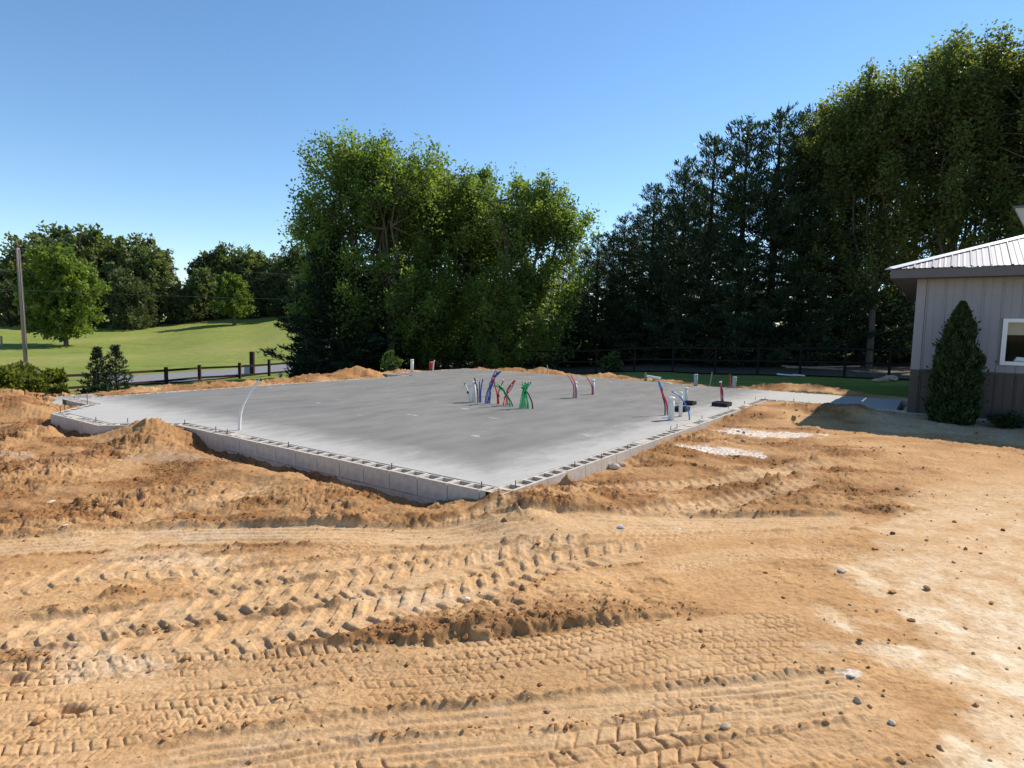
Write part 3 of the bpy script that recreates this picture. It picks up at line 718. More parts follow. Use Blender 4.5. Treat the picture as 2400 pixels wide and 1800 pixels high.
pvc((1631, 905), (1631, 878), .055, 'shaded grey pipe at the far right edge of the slab', mat='pvc_grey')
pvc((1720, 909), (1722, 884), .055, 'grey pipe leaning near the orange stake', mat='pvc_grey')
jr = random.Random(8)
def tubes(name, label, cat, paths, base, parts, group=None):
    """paths: list of (mat, radius, pixel points, offset x, offset y)"""
    b = at(*base, 0); th = thing(name, label, cat, b, 0, group)
    for part, mat, rad, pts, ox, oy in paths:
        P = [upto(px, py, b) - b for px, py in pts]
        if len(P) > 2 and len(paths) > 3: P = [P[0]] + [q + np.array([jr.gauss(0, .016), jr.gauss(0, .016), jr.gauss(0, .012)]) for q in P[1:]]
        P = [p + np.array([ox, oy, 0]) * (1 if k == 0 else .55 if k < len(P) - 1 else .8) for k, p in enumerate(P)]
        if P[0][2] < .06: P[0] = np.array([P[0][0], P[0][1], -.03])
        MB().tube(smooth_path(P), rad, 8).build(part, MT[mat], th, True)
    return th
def ring_bits(th, pts, rad, mat, part='tape'):
    for (a, b_) in pts: MB().tube([a, b_], rad, 10).build(part, MT[mat], th, True)
b = at(561, 1009, 0)
th = tubes('conduit', 'white conduit bending over the left part of the slab', 'conduit', [('tube', 'pvc', .022, [(561,1009),(564,966.6),(578.7,930),(596,906),(611,889)], 0, 0)], (561, 1009), 1)
MB().tube([upto(609, 891.5, b) - b, upto(612.5, 887.5, b) - b], .0225, 8).build('taped_end', MT['tape'], th, True)
th = tubes('conduit', 'thin white tube at the far edge right of the lone capped pipe', 'conduit', [('tube', 'pvc', .022, [(1015,868),(1016,855),(1018,844)], 0, 0)], (1015, 868), 1)
th = tubes('marker_stake', 'pair of short red tubes beyond the far left edge', 'tube', [('tube', 'red', .022, [(1008,864),(1007.5,848)], 0, 0), ('tube', 'red', .022, [(1012,864),(1012,847)], 0, 0)], (1010, 864), 1)
b = at(1102, 943, 0)
th = tubes('conduit', 'leaning white tube with a dark tape band', 'conduit', [('tube', 'pvc', .020, [(1102,943),(1097,921),(1089.5,900)], 0, 0)], (1102, 943), 1)
MB().tube([upto(1097.2, 922, b) - b, upto(1095.6, 917, b) - b], .0225, 10).build('tape', MT['tape'], th, True)
MB().tube([upto(1089.8, 901, b) - b, upto(1088.6, 898.5, b) - b], .021, 10).build('tip', MT['tape'], th, True)
tubes('tube_group', 'three dark blue tubes standing beside the short white pipe', 'tubing', [
    ('tube', 'navy', .013, [(1121,944),(1120,918),(1112.7,885)], -.01, 0), ('tube', 'blue', .013, [(1124,944.5),(1124,920),(1124,894)], .0, .02), ('tube', 'blue', .013, [(1126,944.5),(1126,918),(1130.5,888)], .012, 0)], (1124, 944), 3)
tubes('tube_group', 'bundle of blue tubes tied together and leaning right', 'tubing',
    [('tube', 'blue', .010, [(1136 + 2.6 * k, 946.5 + .5 * (k % 2)), (1140 + 1.9 * k, 922), (1150 + .4 * k, 898), (1156 + .3 * k, 886), ((1162 if k % 2 else 1174) + .3 * k, 870 + .4 * k)], 0, .012 * (k % 3)) for k in range(6)]
    + [('tie', 'navy', .024, [(1157.5, 884), (1159, 881)], 0, 0)], (1142, 946.6), 3)
tubes('tube_group', 'pair of red tubes crossing behind the green bundle tip', 'tubing', [
    ('tube', 'red', .014, [(1166,948),(1166,922),(1163,900),(1159,884.5)], 0, 0), ('tube', 'red', .014, [(1169.5,948),(1170,922),(1174,905),(1179,890.7)], 0, .01),
    ('tape', 'tape', .030, [(1167.8,929),(1167.8,925)], 0, 0), ('end_cap', 'paper', .016, [(1178.6,892),(1179.4,889.3)], 0, 0)], (1167.5, 948), 2)
tubes('tube_group', 'fan of thin red tubes gathered and leaning right', 'tubing',
    [('tube', 'red', .009, [(1178 + 3 * k, 950.6), (1181.5 + 2 * k, 938), (1185 + .5 * k, 928), (1192 + .5 * k, 912), (1206 + .6 * k, 891 + .5 * k)], 0, .01 * (k % 2)) for k in range(5)]
    + [('tape', 'tape', .020, [(1185.5,930),(1187,926)], 0, 0), ('end_cap', 'paper', .016, [(1199,903),(1200,900)], 0, 0)], (1185, 950.6), 3)
tubes('tube_group', 'green tubes with a black tube bowed over to the left', 'tubing',
    [('tube', 'green', .010, [(1195 + 2 * k, 953), (1193 + 1.4 * k, 938), (1185 + .6 * k, 923), (1176 + .5 * k, 912), (1167 - 2.6 * k, 901 + 1.0 * k)], 0, .012 * k) for k in range(3)]
    + [('black_tube', 'black', .012, [(1203.5,953.5),(1198,938),(1186,923.5),(1172,910),(1166,903)], 0, -.02), ('tip', 'black', .012, [(1158.5,904.5),(1155.5,904)], 0, 0)], (1200, 953), 3)
tubes('tube_group', 'large bundle of bright green tubes tied at the waist with black ends', 'tubing',
    [('tube', 'green', .010, [(1216.5 + 2.6 * k, 958.5 - .4 * (k % 3)), (1221 + 1.7 * k, 938), (1227 + .55 * k, 919), (1228 + .7 * k, 908), (1224.5 + 2.0 * k, 897 + 1.2 * (k % 3))], 0, .018 * (k % 3) - .018) for k in range(10)]
    + [('tip', 'black', .011, [(1224.5 + 2.0 * k, 898 + 1.2 * (k % 3)), (1223 + 2.3 * k, 895 + 1.2 * (k % 3))], 0, 0) for k in (0, 3, 5, 7, 9)]
    + [('tie', 'black', .032, [(1229.6, 922), (1229.8, 918)], 0, 0), ('black_tube', 'black', .014, [(1249,959),(1247.5,943),(1242,931),(1232,916.7),(1221,907.6)], 0, -.03)], (1229, 958), 3)
tubes('tube_group', 'two pink tubes strapped to the left mid slab pipe', 'tubing', [
    ('tube', 'pink', .012, [(1345.5,933),(1346,912),(1344,900),(1338,888),(1332.5,880)], -.03, -.05), ('tube', 'pink', .012, [(1349.5,934),(1349,912),(1348,900),(1343,888),(1337,879.5)], 0, -.06),
    ('tube', 'pvc_grey', .010, [(1351.5,933),(1351.5,915),(1350,904)], .0, -.05)], (1348.5, 933.5), 2)
tubes('tube_group', 'dark red tube strapped to the right mid slab pipe', 'tubing', [
    ('tube', 'red', .011, [(1387.5,926),(1387.5,910),(1384,899),(1379,890),(1373.5,883)], 0, -.05), ('tube', 'navy', .010, [(1389.5,926),(1389,910),(1387,902)], 0, -.055)], (1389, 925.5), 2)
tubes('tube_group', 'red and blue tubes arching together left of the thick white pipe', 'tubing', [
    ('blue_tube', 'navy', .013, [(1558.5,974),(1558,948),(1554.5,925),(1549,908)], 0, 0), ('red_tube', 'red', .014, [(1566.5,974),(1563,948),(1556.5,926),(1550,908)], 0, .01),
    ('red_tube', 'pink', .011, [(1564,974),(1560.5,948),(1554,926),(1548.5,908)], 0, -.01), ('blue_sleeve', 'sky_blue', .022, [(1551,911),(1547,901),(1543,892)], 0, 0)], (1562, 974), 2)
tubes('tube_group', 'single light blue tube bowed to the left by the right block wall', 'tubing', [('tube', 'sky_blue', .0125, [(1616.4,985.5),(1614.5,967),(1610,954),(1600,938),(1590,926.5),(1574,917.5)], 0, 0)], (1616.4, 985.5), 2)
tubes('tube_group', 'pink and blue tubes standing in the rightmost black box', 'tubing', [
    ('tube', 'pink', .015, [(1691,943),(1690.5,915),(1689,896)], 0, 0), ('tube', 'navy', .013, [(1696,943),(1694,922),(1692,905)], 0, 0), ('tube', 'red', .012, [(1693,943),(1692,918),(1690.5,902)], 0, .01),
    ('end_cap', 'paper', .03, [(1688.8,896.5),(1688.7,893.8)], 0, 0)], (1693, 943), 2)
def black_box(px0, px1, py, dep, hgt, label):
    c = at((px0 + px1) / 2, py, 0); a = at(px0, py, 0); b_ = at(px1, py, 0); w = np.linalg.norm(b_ - a) * .80
    t = thing('tub_box', label, 'box', c, R(55)); hw = w / 2; hd = dep / 2; r = .018
    wl_ = MB().box(-hd, hd, -hw, -hw + r, 0, hgt).box(-hd, hd, hw - r, hw, 0, hgt).box(-hd, -hd + r, -hw + r, hw - r, 0, hgt).box(hd - r, hd, -hw + r, hw - r, 0, hgt)
    wl_.build('side', MT['foam'], t); MB().box(-hd + r, hd - r, -hw + r, hw - r, 0, hgt * .72).build('filling', MT['foam'], t)
black_box(1579, 1614, 964, .30, .09, 'low black box behind the slim white pipe')
black_box(1601, 1630, 949, .26, .08, 'low black box at the foot of the farther slim pipe')
black_box(1671, 1712, 952, .36, .09, 'black box holding pink and blue tubes near the right wall')
def stake(p0, p1, rad, mat, label, z=0.0, cat='stake'):
    b = at(*p0, z); t = upto(*p1, b) - b
    o = MB().tube([(0, 0, -.05), tuple(t * .5 + np.array([rad * .3, 0, 0])), tuple(t)], [rad, rad * .95, rad * .7], 6).build('marker_stake', MT[mat]); o.location = b
    return tag(o, label, cat)
stake((1664, 900), (1669, 872.5), .016, 'pvc_grey', 'thin grey stake leaning behind the slab right of the grey pipe')
stake((1711, 908), (1711, 877), .02, 'red', 'thin orange red stake left of the leaning grey pipe')
stake((1283, 876), (1283, 855), .022, 'pvc_grey', 'thin grey stake standing in the far dirt berm')
stake((1513, 893), (1512.5, 874), .05, 'grey_wood', 'short wooden stake holding the grey board at the far edge', cat='stake')
b = at(1515, 893, 0)
o = MB().tube([upto(1515, 882, b) - b, upto(1549, 887.5, b) - b], .045, 10).build('cross_pipe', MT['pvc']); o.location = b; tag(o, 'pale grey pipe lying across the short wooden stake', 'pipe')

# ------------------------------------------------------------------ stones, clods and scraps
def lump(name, p, sx, sy, sz, mat, seed, label=None, cat='stone', sub=2, group=None, sink=.25):
    bm = bmesh.new(); bmesh.ops.create_icosphere(bm, subdivisions=sub, radius=1); r_ = np.random.RandomState(seed)
    k = r_.randn(6, 3); k /= np.linalg.norm(k, axis=1)[:, None]; cut = .55 + .35 * r_.rand(6)
    for v in bm.verts:
        c = np.array(v.co); c = c * (1 + .10 * r_.randn())
        for kk, ct in zip(k, cut):
            d = c @ kk
            if d > ct: c = c - kk * (d - ct) * .8
        v.co = Vector((c[0] * sx, c[1] * sy, c[2] * sz))
    me = bpy.data.meshes.new(name); bm.to_mesh(me); bm.free(); o = obj(name, me, MT[mat])
    o.location = (p[0], p[1], p[2] + sz * (1 - 2 * sink)); o.rotation_euler = (0, 0, r_.rand() * 6)
    if label: tag(o, label, cat, group)
    return o
def on_soil(px, py, zg=-.2):
    p = at(px, py, zg)
    for _ in range(4):
        z = float(dirt_z(np.array([p[0]]), np.array([p[1]]), False)[0]); p = at(px, py, z)
    return p
for k, (px, py, sx, sy, sz, mat, lab) in enumerate([
    (1440, 1097, .085, .06, .05, 'limestone', 'white stone against the right block wall, left of two'), (1458, 1094, .06, .05, .04, 'stone', 'pale stone against the right block wall, right of two'),
    (1327, 1143, .10, .08, .08, 'brown_stone', 'brown angular stone at the foot of the right block wall'), (1528, 1044, .07, .09, .05, 'dark_stone', 'dark crumpled lump on the soil by the right block wall'),
    (1576, 1030, .07, .05, .035, 'stone', 'flat pale stone on the soil below the thick white pipe'), (1972, 1341, .05, .035, .025, 'limestone', 'smooth white stone in the middle of the right foreground'),
    (2092, 1252, .035, .03, .025, 'dark_stone', 'small dark stone at the edge of the pale hardpack'), (2173, 1381, .035, .03, .025, 'brown_stone', 'brown stone in the pale hardpack on the right'),
    (2010, 1644, .028, .022, .02, 'stone', 'round tan stone near the lower right'), (2090, 1696, .026, .02, .017, 'limestone', 'small grey white stone at the right edge of the tracks'),
    (1995, 1584, .030, .02, .008, 'limestone', 'flat white chip on the tan soil at right'), (2015, 1502, .022, .018, .014, 'dark_stone', 'small dark clod above the white chip'),
    (1700, 1706, .045, .025, .02, 'stone', 'broad pale clod at bottom centre right'), (114, 941, .14, .10, .10, 'brown_stone', 'brown clod lying on the low porch slab at left'),
    (1455, 1238, .05, .03, .03, 'paper', 'crumpled white scrap beside the smooth tyre band'), (1592, 1241, .03, .02, .012, 'paper', 'small flat white scrap right of the crumpled one'),
    (264, 905, .30, .12, .05, 'limestone', 'white scrap on the dirt berm at left'), (290, 899, .10, .08, .07, 'dark_stone', 'dark clod beside the white scrap on the left berm'),
    (155, 1232, .035, .025, .015, 'limestone', 'small white chip on the rough soil at left'), (1095, 1404, .03, .02, .012, 'paper', 'tiny white scrap between the lug tracks'),
    (118, 1178, .06, .03, .015, 'stone', 'pale flat chip on the left soil'), (2350, 1244, .03, .025, .02, 'dark_stone', 'dark pebble at the far right of the hardpack'),
    (1860, 985, .06, .035, .06, 'brown_stone', 'upright pale brown clod on the soil behind the white patch'), (1742, 1036, .05, .04, .035, 'stone', 'pale round stone just left of the white patch')]):
    p = at(px, py, -.25 + .4) if py < 915 and px > 200 else (at(px, py, -.2) if px == 114 else on_soil(px, py))
    if py < 915 and px > 200: p = on_soil(px, py, .1)
    if py > 1200: sx, sy, sz = sx * .7, sy * .7, sz * .7
    lump('scrap' if mat == 'paper' else 'stone', p, sx, sy, sz, mat, 100 + k, lab, 'scrap' if mat == 'paper' or 'scrap' in lab else 'stone')
for k, (px, py, s) in enumerate([(806, 872, .13), (820, 870, .15), (832, 869, .14), (844, 871, .12)]):
    lump('stone', on_soil(px, py, .15), s, s * .8, s * .7, 'limestone', 300 + k, f'white rock on the far left dirt berm, {["first", "second", "third", "last"][k]} from the left of four', 'stone', group='white rocks on the far berm')
lump('stone', on_soil(657, 882, .1), .17, .14, .13, 'limestone', 310, 'single white rock on the berm in front of the rail fence')
# heaped reddish clods on the far left berm, countable ones
rs = np.random.RandomState(12)
def scatter_clods():
    """loose clods over the disturbed soil, one mass"""
    base = []
    for sd in range(7):
        bm = bmesh.new(); bmesh.ops.create_icosphere(bm, subdivisions=1, radius=1); r_ = np.random.RandomState(sd)
        V = np.array([v.co for v in bm.verts]); V *= (1 + .28 * r_.randn(len(V), 1)); V[:, 2] *= .7
        F = np.array([[v.index for v in f.verts] for f in bm.faces]); bm.free(); base.append((V, F))
    N = 15000
    y = 2.0 * (26 / 2.0) ** rs.rand(N * 6); x = (rs.rand(N * 6) * 2 - 1) * (y * .95 + .4)
    u, v = w2uv(x, y); ok = ~inside(inset(OUT, -.02), u, v) & ~((u > 10.4) & (u < 13.1) & (v > .05) & (v < 1.5)) & ~((u < -2.7) & (v > 10.5))
    ok &= dirt_mask(x, y) > .7
    z, red, sandy, white, dust, fresh = dirt_z(x, y)
    pr = np.clip(.012 + .9 * fresh ** 1.3, 0, 1); ok &= rs.rand(len(x)) < pr
    x, y, z, red, sandy = x[ok][:N], y[ok][:N], z[ok][:N], red[ok][:N], sandy[ok][:N]
    n = len(x); size = .0035 + .010 * rs.rand(n) ** 3 + .0010 * y * rs.rand(n); size *= np.where(rs.rand(n) < .03, 2.0, 1)
    VV = []; FF = []; A = []; off = 0
    for k in range(n):
        V, F = base[k % 7]; th = rs.rand() * 6.28; c, s = math.cos(th), math.sin(th); q = V * size[k] * np.array([1.2, .9, 1])
        q = np.stack([q[:, 0] * c - q[:, 1] * s + x[k], q[:, 0] * s + q[:, 1] * c + y[k], q[:, 2] + z[k] + size[k] * .2], -1)
        VV.append(q); FF.append(F + off); off += len(V); A.append(np.full(len(V), np.clip(.55 + .4 * red[k] + .3 * rs.randn(), 0, 1)))
    me = mesh_np('loose_clods', np.concatenate(VV), np.concatenate(FF)); attr(me, 'red', np.concatenate(A))
    for nme in ('sandy', 'white', 'dust'): attr(me, nme, np.zeros(off))
    o = stuff(obj('loose_clods', me, MT['soil'])); o['label'] = 'small loose clods of orange brown soil strewn over the site'; o['category'] = 'soil clods'
scatter_clods()

# ------------------------------------------------------------------ barn on the right (local x = v, y = u)
cw = uv2w(-2.76, 10.64)
barn = thing('metal_barn', 'low grey metal sided building with ribbed roof at the right edge', 'building', (cw[0], cw[1], -.12), R(55))
# local axes: +x away from viewer (v), -y to the right (u decreasing)
def bpart(name, mat, *boxes, parent=None):
    m_ = MB()
    for b_ in boxes: m_.box(*b_)
    return m_.build(name, MT[mat], parent or barn)
WT, WN, LEN, DEP = 2.87, 1.0, 11.0, 9.0          # wall top, wainscot top (local z), length to the right, depth
wx0, wx1, wz0, wz1 = 1.43, 2.66, 1.17, 2.06       # window: distance along wall, heights
def panel_mesh(h, w=.305):
    """flat sheet with a raised rib at its left edge; x = 0 wall plane, sheet toward -x"""
    m_ = MB(); p = [(0, .008), (.012, .026), (.030, .026), (.042, .008), (.145, .008), (.150, .013), (.160, .013), (.165, .008), (w, .008)]
    V = []; F = []
    for (yy, dd) in p: V += [(-dd, -yy, 0), (-dd, -yy, h)]
    for k in range(len(p) - 1): F.append((2 * k, 2 * k + 1, 2 * k + 3, 2 * k + 2))
    m_.add(V, F); return m_.mesh('panel')
m_full = panel_mesh(WT - WN); m_full.materials.append(MT['siding'])
m_low = panel_mesh(WN - .10); m_low.materials.append(MT['wainscot'])
m_a = panel_mesh(wz0 - WN); m_a.materials.append(MT['siding'])
m_b = panel_mesh(WT - wz1); m_b.materials.append(MT['siding'])
k = 0; p = .155
while p < LEN - .3:
    covered = p + .305 > wx0 and p < wx1
    if covered:
        o = obj('wall_panel', m_a, None, barn); o.location = (0, -p, WN); o = obj('wall_panel', m_b, None, barn); o.location = (0, -p, wz1)
    else:
        o = obj('wall_panel', m_full, None, barn); o.location = (0, -p, WN)
    o = obj('wainscot_panel', m_low, None, barn); o.location = (-.004, -p, .10)
    p += .305
bpart('wall_core', 'siding', (.02, .10, -wx0, -.02, .0, WT - .01), (.02, .10, -LEN, -wx1, .0, WT - .01), (.02, .10, -wx1, -wx0, .0, wz0), (.02, .10, -wx1, -wx0, wz1, WT - .01), (.1, DEP, -.12, -.02, 0, WT - .01), (DEP, DEP + .1, -LEN, -.02, 0, WT - .01), (.1, DEP, -LEN - .1, -LEN, 0, WT - .01))
bpart('corner_trim', 'siding', (-.034, .0, -.155, .004, WN + .005, WT), (.0, .155, -.018, .006, WN + .005, WT))
bpart('corner_trim', 'wainscot', (-.036, .0, -.157, .006, .10, WN), (.0, .155, -.018, .008, .10, WN))
bpart('wainscot_cap', 'wainscot', (-.044, -.0, -LEN, -.158, WN - .025, WN + .02))
bpart('footing', 'grout', (-.05, .2, -.17, .02, -.3, .10), (-.02, .18, -LEN, -.17, -.3, .10))
# window
win = MB().box(-.05, .02, -wx0 - .0, -wx0 - .07 + .0, wz0, wz1).mesh('x'); bpy.data.meshes.remove(win)
win = thing('window', '', ''); del win['label']; del win['category']; win.parent = barn
wf = MB().box(-.055, .03, -wx0 - .075, -wx0, wz0, wz1).box(-.055, .03, -wx1, -wx1 + .075, wz0, wz1).box(-.055, .03, -wx1 + .075, -wx0 - .075, wz0, wz0 + .07).box(-.055, .03, -wx1 + .075, -wx0 - .075, wz1 - .07, wz1)
wf.build('frame', MT['vinyl'], win)
MB().box(-.03, .01, -wx0 - .60, -wx0 - .575, wz0 + .07, wz1 - .07).build('mullion', MT['vinyl'], win)
MB().box(-.012, -.006, -wx1 + .075, -wx0 - .075, wz0 + .07, wz1 - .07).build('pane', MT['glass'], win)
MB().box(.03, .035, -wx1 + .075, -wx0 - .075, wz1 - .31, wz1 - .05).build('blind', MT['blind'], win)
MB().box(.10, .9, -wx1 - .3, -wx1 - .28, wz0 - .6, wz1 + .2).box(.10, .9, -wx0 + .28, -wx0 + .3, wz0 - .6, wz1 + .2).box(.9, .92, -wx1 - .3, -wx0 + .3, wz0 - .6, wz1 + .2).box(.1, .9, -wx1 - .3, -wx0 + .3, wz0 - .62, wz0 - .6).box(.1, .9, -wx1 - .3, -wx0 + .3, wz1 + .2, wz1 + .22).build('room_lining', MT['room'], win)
MB().add([(.06, -wx0 - .22, wz0 + .075), (.06, -wx0 - .95, wz0 + .075), (.30, -wx0 - .95, wz0 + .075), (.30, -wx0 - .22, wz0 + .075), (.08, -wx0 - .26, wz0 + .16), (.10, -wx0 - .95, wz0 + .105), (.26, -wx0 - .95, wz0 + .105), (.24, -wx0 - .26, wz0 + .15)], [(0, 1, 5, 4), (1, 2, 6, 5), (2, 3, 7, 6), (3, 0, 4, 7), (4, 5, 6, 7)]).build('papers', MT['paper'], win)
# roof: hip at the near left corner
OH, EZ, PITCHR = .44, WT + .155, .36              # overhang, eave top height, slope
bpart('soffit', 'soffit', (-OH + .01, .0, -LEN - OH, OH - .01, WT - .012, WT + .005), (.0, DEP, .0, OH - .01, WT - .012, WT + .005))
bpart('fascia', 'fascia', (-OH - .02, -OH, -LEN - OH, OH, WT - .02, EZ))
bpart('fascia', 'fascia', (-OH - .02, DEP, OH, OH + .02, WT - .02, EZ))
rib = [(0, 0), (.006, 0), (.02, .02), (.04, .02), (.054, 0), (.11, 0), (.12, .006), (.14, .006), (.15, 0), (.2, 0), (.21, .006), (.23, .006), (.24, 0), (.305, 0)]
half = DEP / 2 + OH
def roof_strip(y_l, w):
    """front slope strip; upper end is cut by the hip or stops at the ridge"""
    V = []; F = []
    for (yy, dd) in rib:
        yy = yy * w / .305; yw = OH + .02 - (y_l + yy); run_ = min(half, max(.0, (y_l + yy)))
        V += [(-OH - .045, yw, EZ + .012 + dd), (-OH - .045 + run_ + .0, yw, EZ + .012 + dd + run_ * PITCHR)]
    for q in range(len(rib) - 1): F.append((2 * q, 2 * q + 1, 2 * q + 3, 2 * q + 2))
    F.append(tuple(2 * q for q in range(len(rib)))) if False else None
    return MB().add(V, F)
p = .06
while p < LEN + .6:
    roof_strip(p, .305).build('roof_panel', MT['roofing'], barn); p += .305
def side_strip(x_l, w):
    V = []; F = []
    for (yy, dd) in rib:
        xx = -OH - .02 + x_l + yy; run_ = min(half, max(0, x_l + yy))
        V += [(xx, OH + .045, EZ + .012 + dd), (xx, OH + .045 - run_, EZ + .012 + dd + run_ * PITCHR)]
    for q in range(len(rib) - 1): F.append((2 * q, 2 * q + 2, 2 * q + 3, 2 * q + 1))
    return MB().add(V, F)
p = .06
while p < DEP / 2 + .4:
    side_strip(p, .305).build('roof_panel', MT['roofing'], barn); p += .305
MB().add([(half - OH, OH - half, EZ + .01 + half * PITCHR), (half - OH, -LEN - OH, EZ + .01 + half * PITCHR), (DEP + OH, -LEN - OH, EZ), (DEP + OH, OH, EZ)], [(0, 1, 2, 3)]).build('rear_roof', MT['roofing'], barn)
hw_ = .085
def hip_cap():
    a = np.array([-OH - .05, OH + .05, EZ + .035]); b_ = np.array([half - OH, OH - half, EZ + .035 + half * PITCHR]); s = np.array([1, 1, 0]) / math.sqrt(2)
    V = []
    for q in (a, b_):
        V += [q - s * hw_ * 1.5 - np.array([0, 0, .028]), q - s * .03 + np.array([0, 0, .004]), q + np.array([0, 0, .016]), q + s * .03 + np.array([0, 0, .004]), q + s * hw_ * 1.5 - np.array([0, 0, .028])]
    return MB().add(V, [(k, k + 1, k + 6, k + 5) for k in range(4)] + [(0, 1, 2, 3, 4)])
hip_cap().build('hip_cap', MT['cap'], barn)
# raised wing whose eave corner just enters the frame
def wing_pt(px, py, r_):
    d = ray(px, py); kk = r_ / math.hypot(d[0], d[1]); return np.array([d[0] * kk, d[1] * kk, H + d[2] * kk])
def loc_barn(w):
    d = np.array([w[0] - cw[0], w[1] - cw[1]]); return np.array([d @ AV, d @ AU, w[2] + .12])
c0 = loc_barn(wing_pt(2379, 488, 19.5)); c1 = loc_barn(wing_pt(2402, 531, 19.5))
V = []
for dx in (0, .16): V += [(c0[0] + dx, c0[1], c0[2]), (c0[0] + dx, c0[1] - .75, c0[2]), (c0[0] + dx, c0[1] - .75, c1[2] - .1), (c0[0] + dx, c1[1] - .2, c1[2] - .1), (c0[0] + dx, c1[1], c1[2])]
MB().add(V, [(0, 1, 2, 3, 4), (9, 8, 7, 6, 5)] + [(k, (k + 1) % 5, (k + 1) % 5 + 5, k + 5) for k in range(5)]).build('raised_gable', MT['beige'], barn)
MB().box(c0[0] - .06, c0[0] + .3, c0[1] - .8, c0[1] + .05, c0[2] + .002, c0[2] + .045).build('gable_fascia', MT['fascia'], barn)

# ------------------------------------------------------------------ fences
def rail_fence(label, posts, tops, rails, name='rail_fence', rail_r=.06, post_r=.065, mat='fence'):
    """posts: ground points; tops: heights; rails: heights"""
    t = thing(name, label, 'fence', posts[0]); o0 = np.array(posts[0])
    for k, p in enumerate(posts):
        q = np.array(p) - o0
        MB().box(q[0] - post_r, q[0] + post_r, q[1] - post_r, q[1] + post_r, q[2] - .4, q[2] + tops[k]).build('post', MT[mat], t)
    for k in range(len(posts) - 1):
        a, b_ = np.array(posts[k]) - o0, np.array(posts[k + 1]) - o0
        for rh in rails:
            n = np.array([-(b_ - a)[1], (b_ - a)[0], 0]); n /= np.linalg.norm(n); n *= .022
            A, B = a + [0, 0, rh], b_ + [0, 0, rh]; u_ = np.array([0, 0, rail_r])
            MB().add([A - n - u_, B - n - u_, B + n - u_, A + n - u_, A - n + u_, B - n + u_, B + n + u_, A + n + u_], [(0,3,2,1),(4,5,6,7),(0,1,5,4),(1,2,6,5),(2,3,7,6),(3,0,4,7)]).build('rail', MT[mat], t)
    return t
lp = [hit(px, py, 18) for px, py in [(60, 925), (225, 914), (390, 900), (468, 892), (562, 887), (631, 881), (689, 875), (745, 870), (800, 866)]]
rail_fence('dark brown two rail fence below the meadow left of the maples', lp, [.95, .95, .95, .95, 1.0, 1.1, 1.02, 1.0, 1.0], (.76, .18), post_r=.075, rail_r=.062)
rp = [col_at(px, r_) for px, r_ in [(1040, 34), (1130, 33), (1220, 32), (1310, 31), (1400, 29.8), (1490, 28.8), (1580, 27.8), (1680, 27.2), (1780, 26.8), (1880, 26.6), (1985, 26.6), (2090, 26.8), (2200, 27.2), (2310, 27.8)]]
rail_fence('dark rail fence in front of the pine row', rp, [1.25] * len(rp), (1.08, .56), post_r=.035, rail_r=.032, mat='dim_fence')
# tall square post with a utility box behind the left fence
p = hit(591.5, 879, 25)
o = bevel_box('tall_post', .26, .26, 1.75, .01, MT['fence'], loc=(p[0], p[1], p[2] + .72)); tag(o, 'tall dark square post standing above the left rail fence', 'post')
p2 = hit(585, 878.5, 25); o = bevel_box('utility_box', .42, .35, .75, .03, MT['pvc_grey'], loc=(p2[0] - .25, p2[1] + .35, p2[2] + .33)); tag(o, 'grey utility box beside the tall dark post', 'box')
p = hit(708, 851, 30); o = MB().tube([(0, 0, 0), (0, 0, .75), (.06, 0, .95)], .035, 6).build('sign_post', MT['fence']); o.location = p; tag(o, 'small thin marker post on the grass by the dark spruce', 'post')
p = hit(4, 811, 40); o = MB().tube([(0, 0, -.1), (0, 0, 1.0), (.02, 0, 1.25)], .11, 6).build('field_post', MT['grey_wood']); o.location = p; tag(o, 'short stub post in the meadow at the left edge', 'post')
# utility pole and wire
p = col_at(58, 36.5); top = upto(41, 581, p)
t_ = thing('utility_pole', 'bare weathered wooden utility pole at the far left', 'pole', p)
d = top - p; MB().tube([(0, 0, -.5), tuple(d * .5), tuple(d)], [.10, .09, .075], 14).build('pole', MT['pole'], t_, True)
MB().tube([tuple(d * .02), tuple(d * .35 + np.array([.125, -.03, 0])), tuple(d * .995 + np.array([.10, 0, 0]))], .014, 6).build('conduit', MT['cable'], t_, True)
MB().tube([tuple(d), tuple(d + np.array([-.03, 0, .32]))], .03, 6).build('top_pin', MT['steel'], t_, True)
def wire_pt(px, py, r_): 
    dd = ray(px, py); kk = r_ / math.hypot(dd[0], dd[1]); return np.array([dd[0] * kk, dd[1] * kk, H + dd[2] * kk])
o = MB().tube(smooth_path([wire_pt(-300, 668, 62), wire_pt(0, 678, 60), wire_pt(350, 692, 58), wire_pt(700, 702, 56), wire_pt(1000, 708, 55)], 24), .010, 5).build('overhead_wire', MT['cable']); tag(o, 'thin overhead wire crossing in front of the left treeline', 'wire')
o = MB().tube(smooth_path([wire_pt(560, 636, 75), wire_pt(700, 645, 72), wire_pt(900, 655, 70)], 16), .02, 5).build('overhead_wire', MT['cable']); tag(o, 'faint upper wire beside the dark spruce', 'wire')

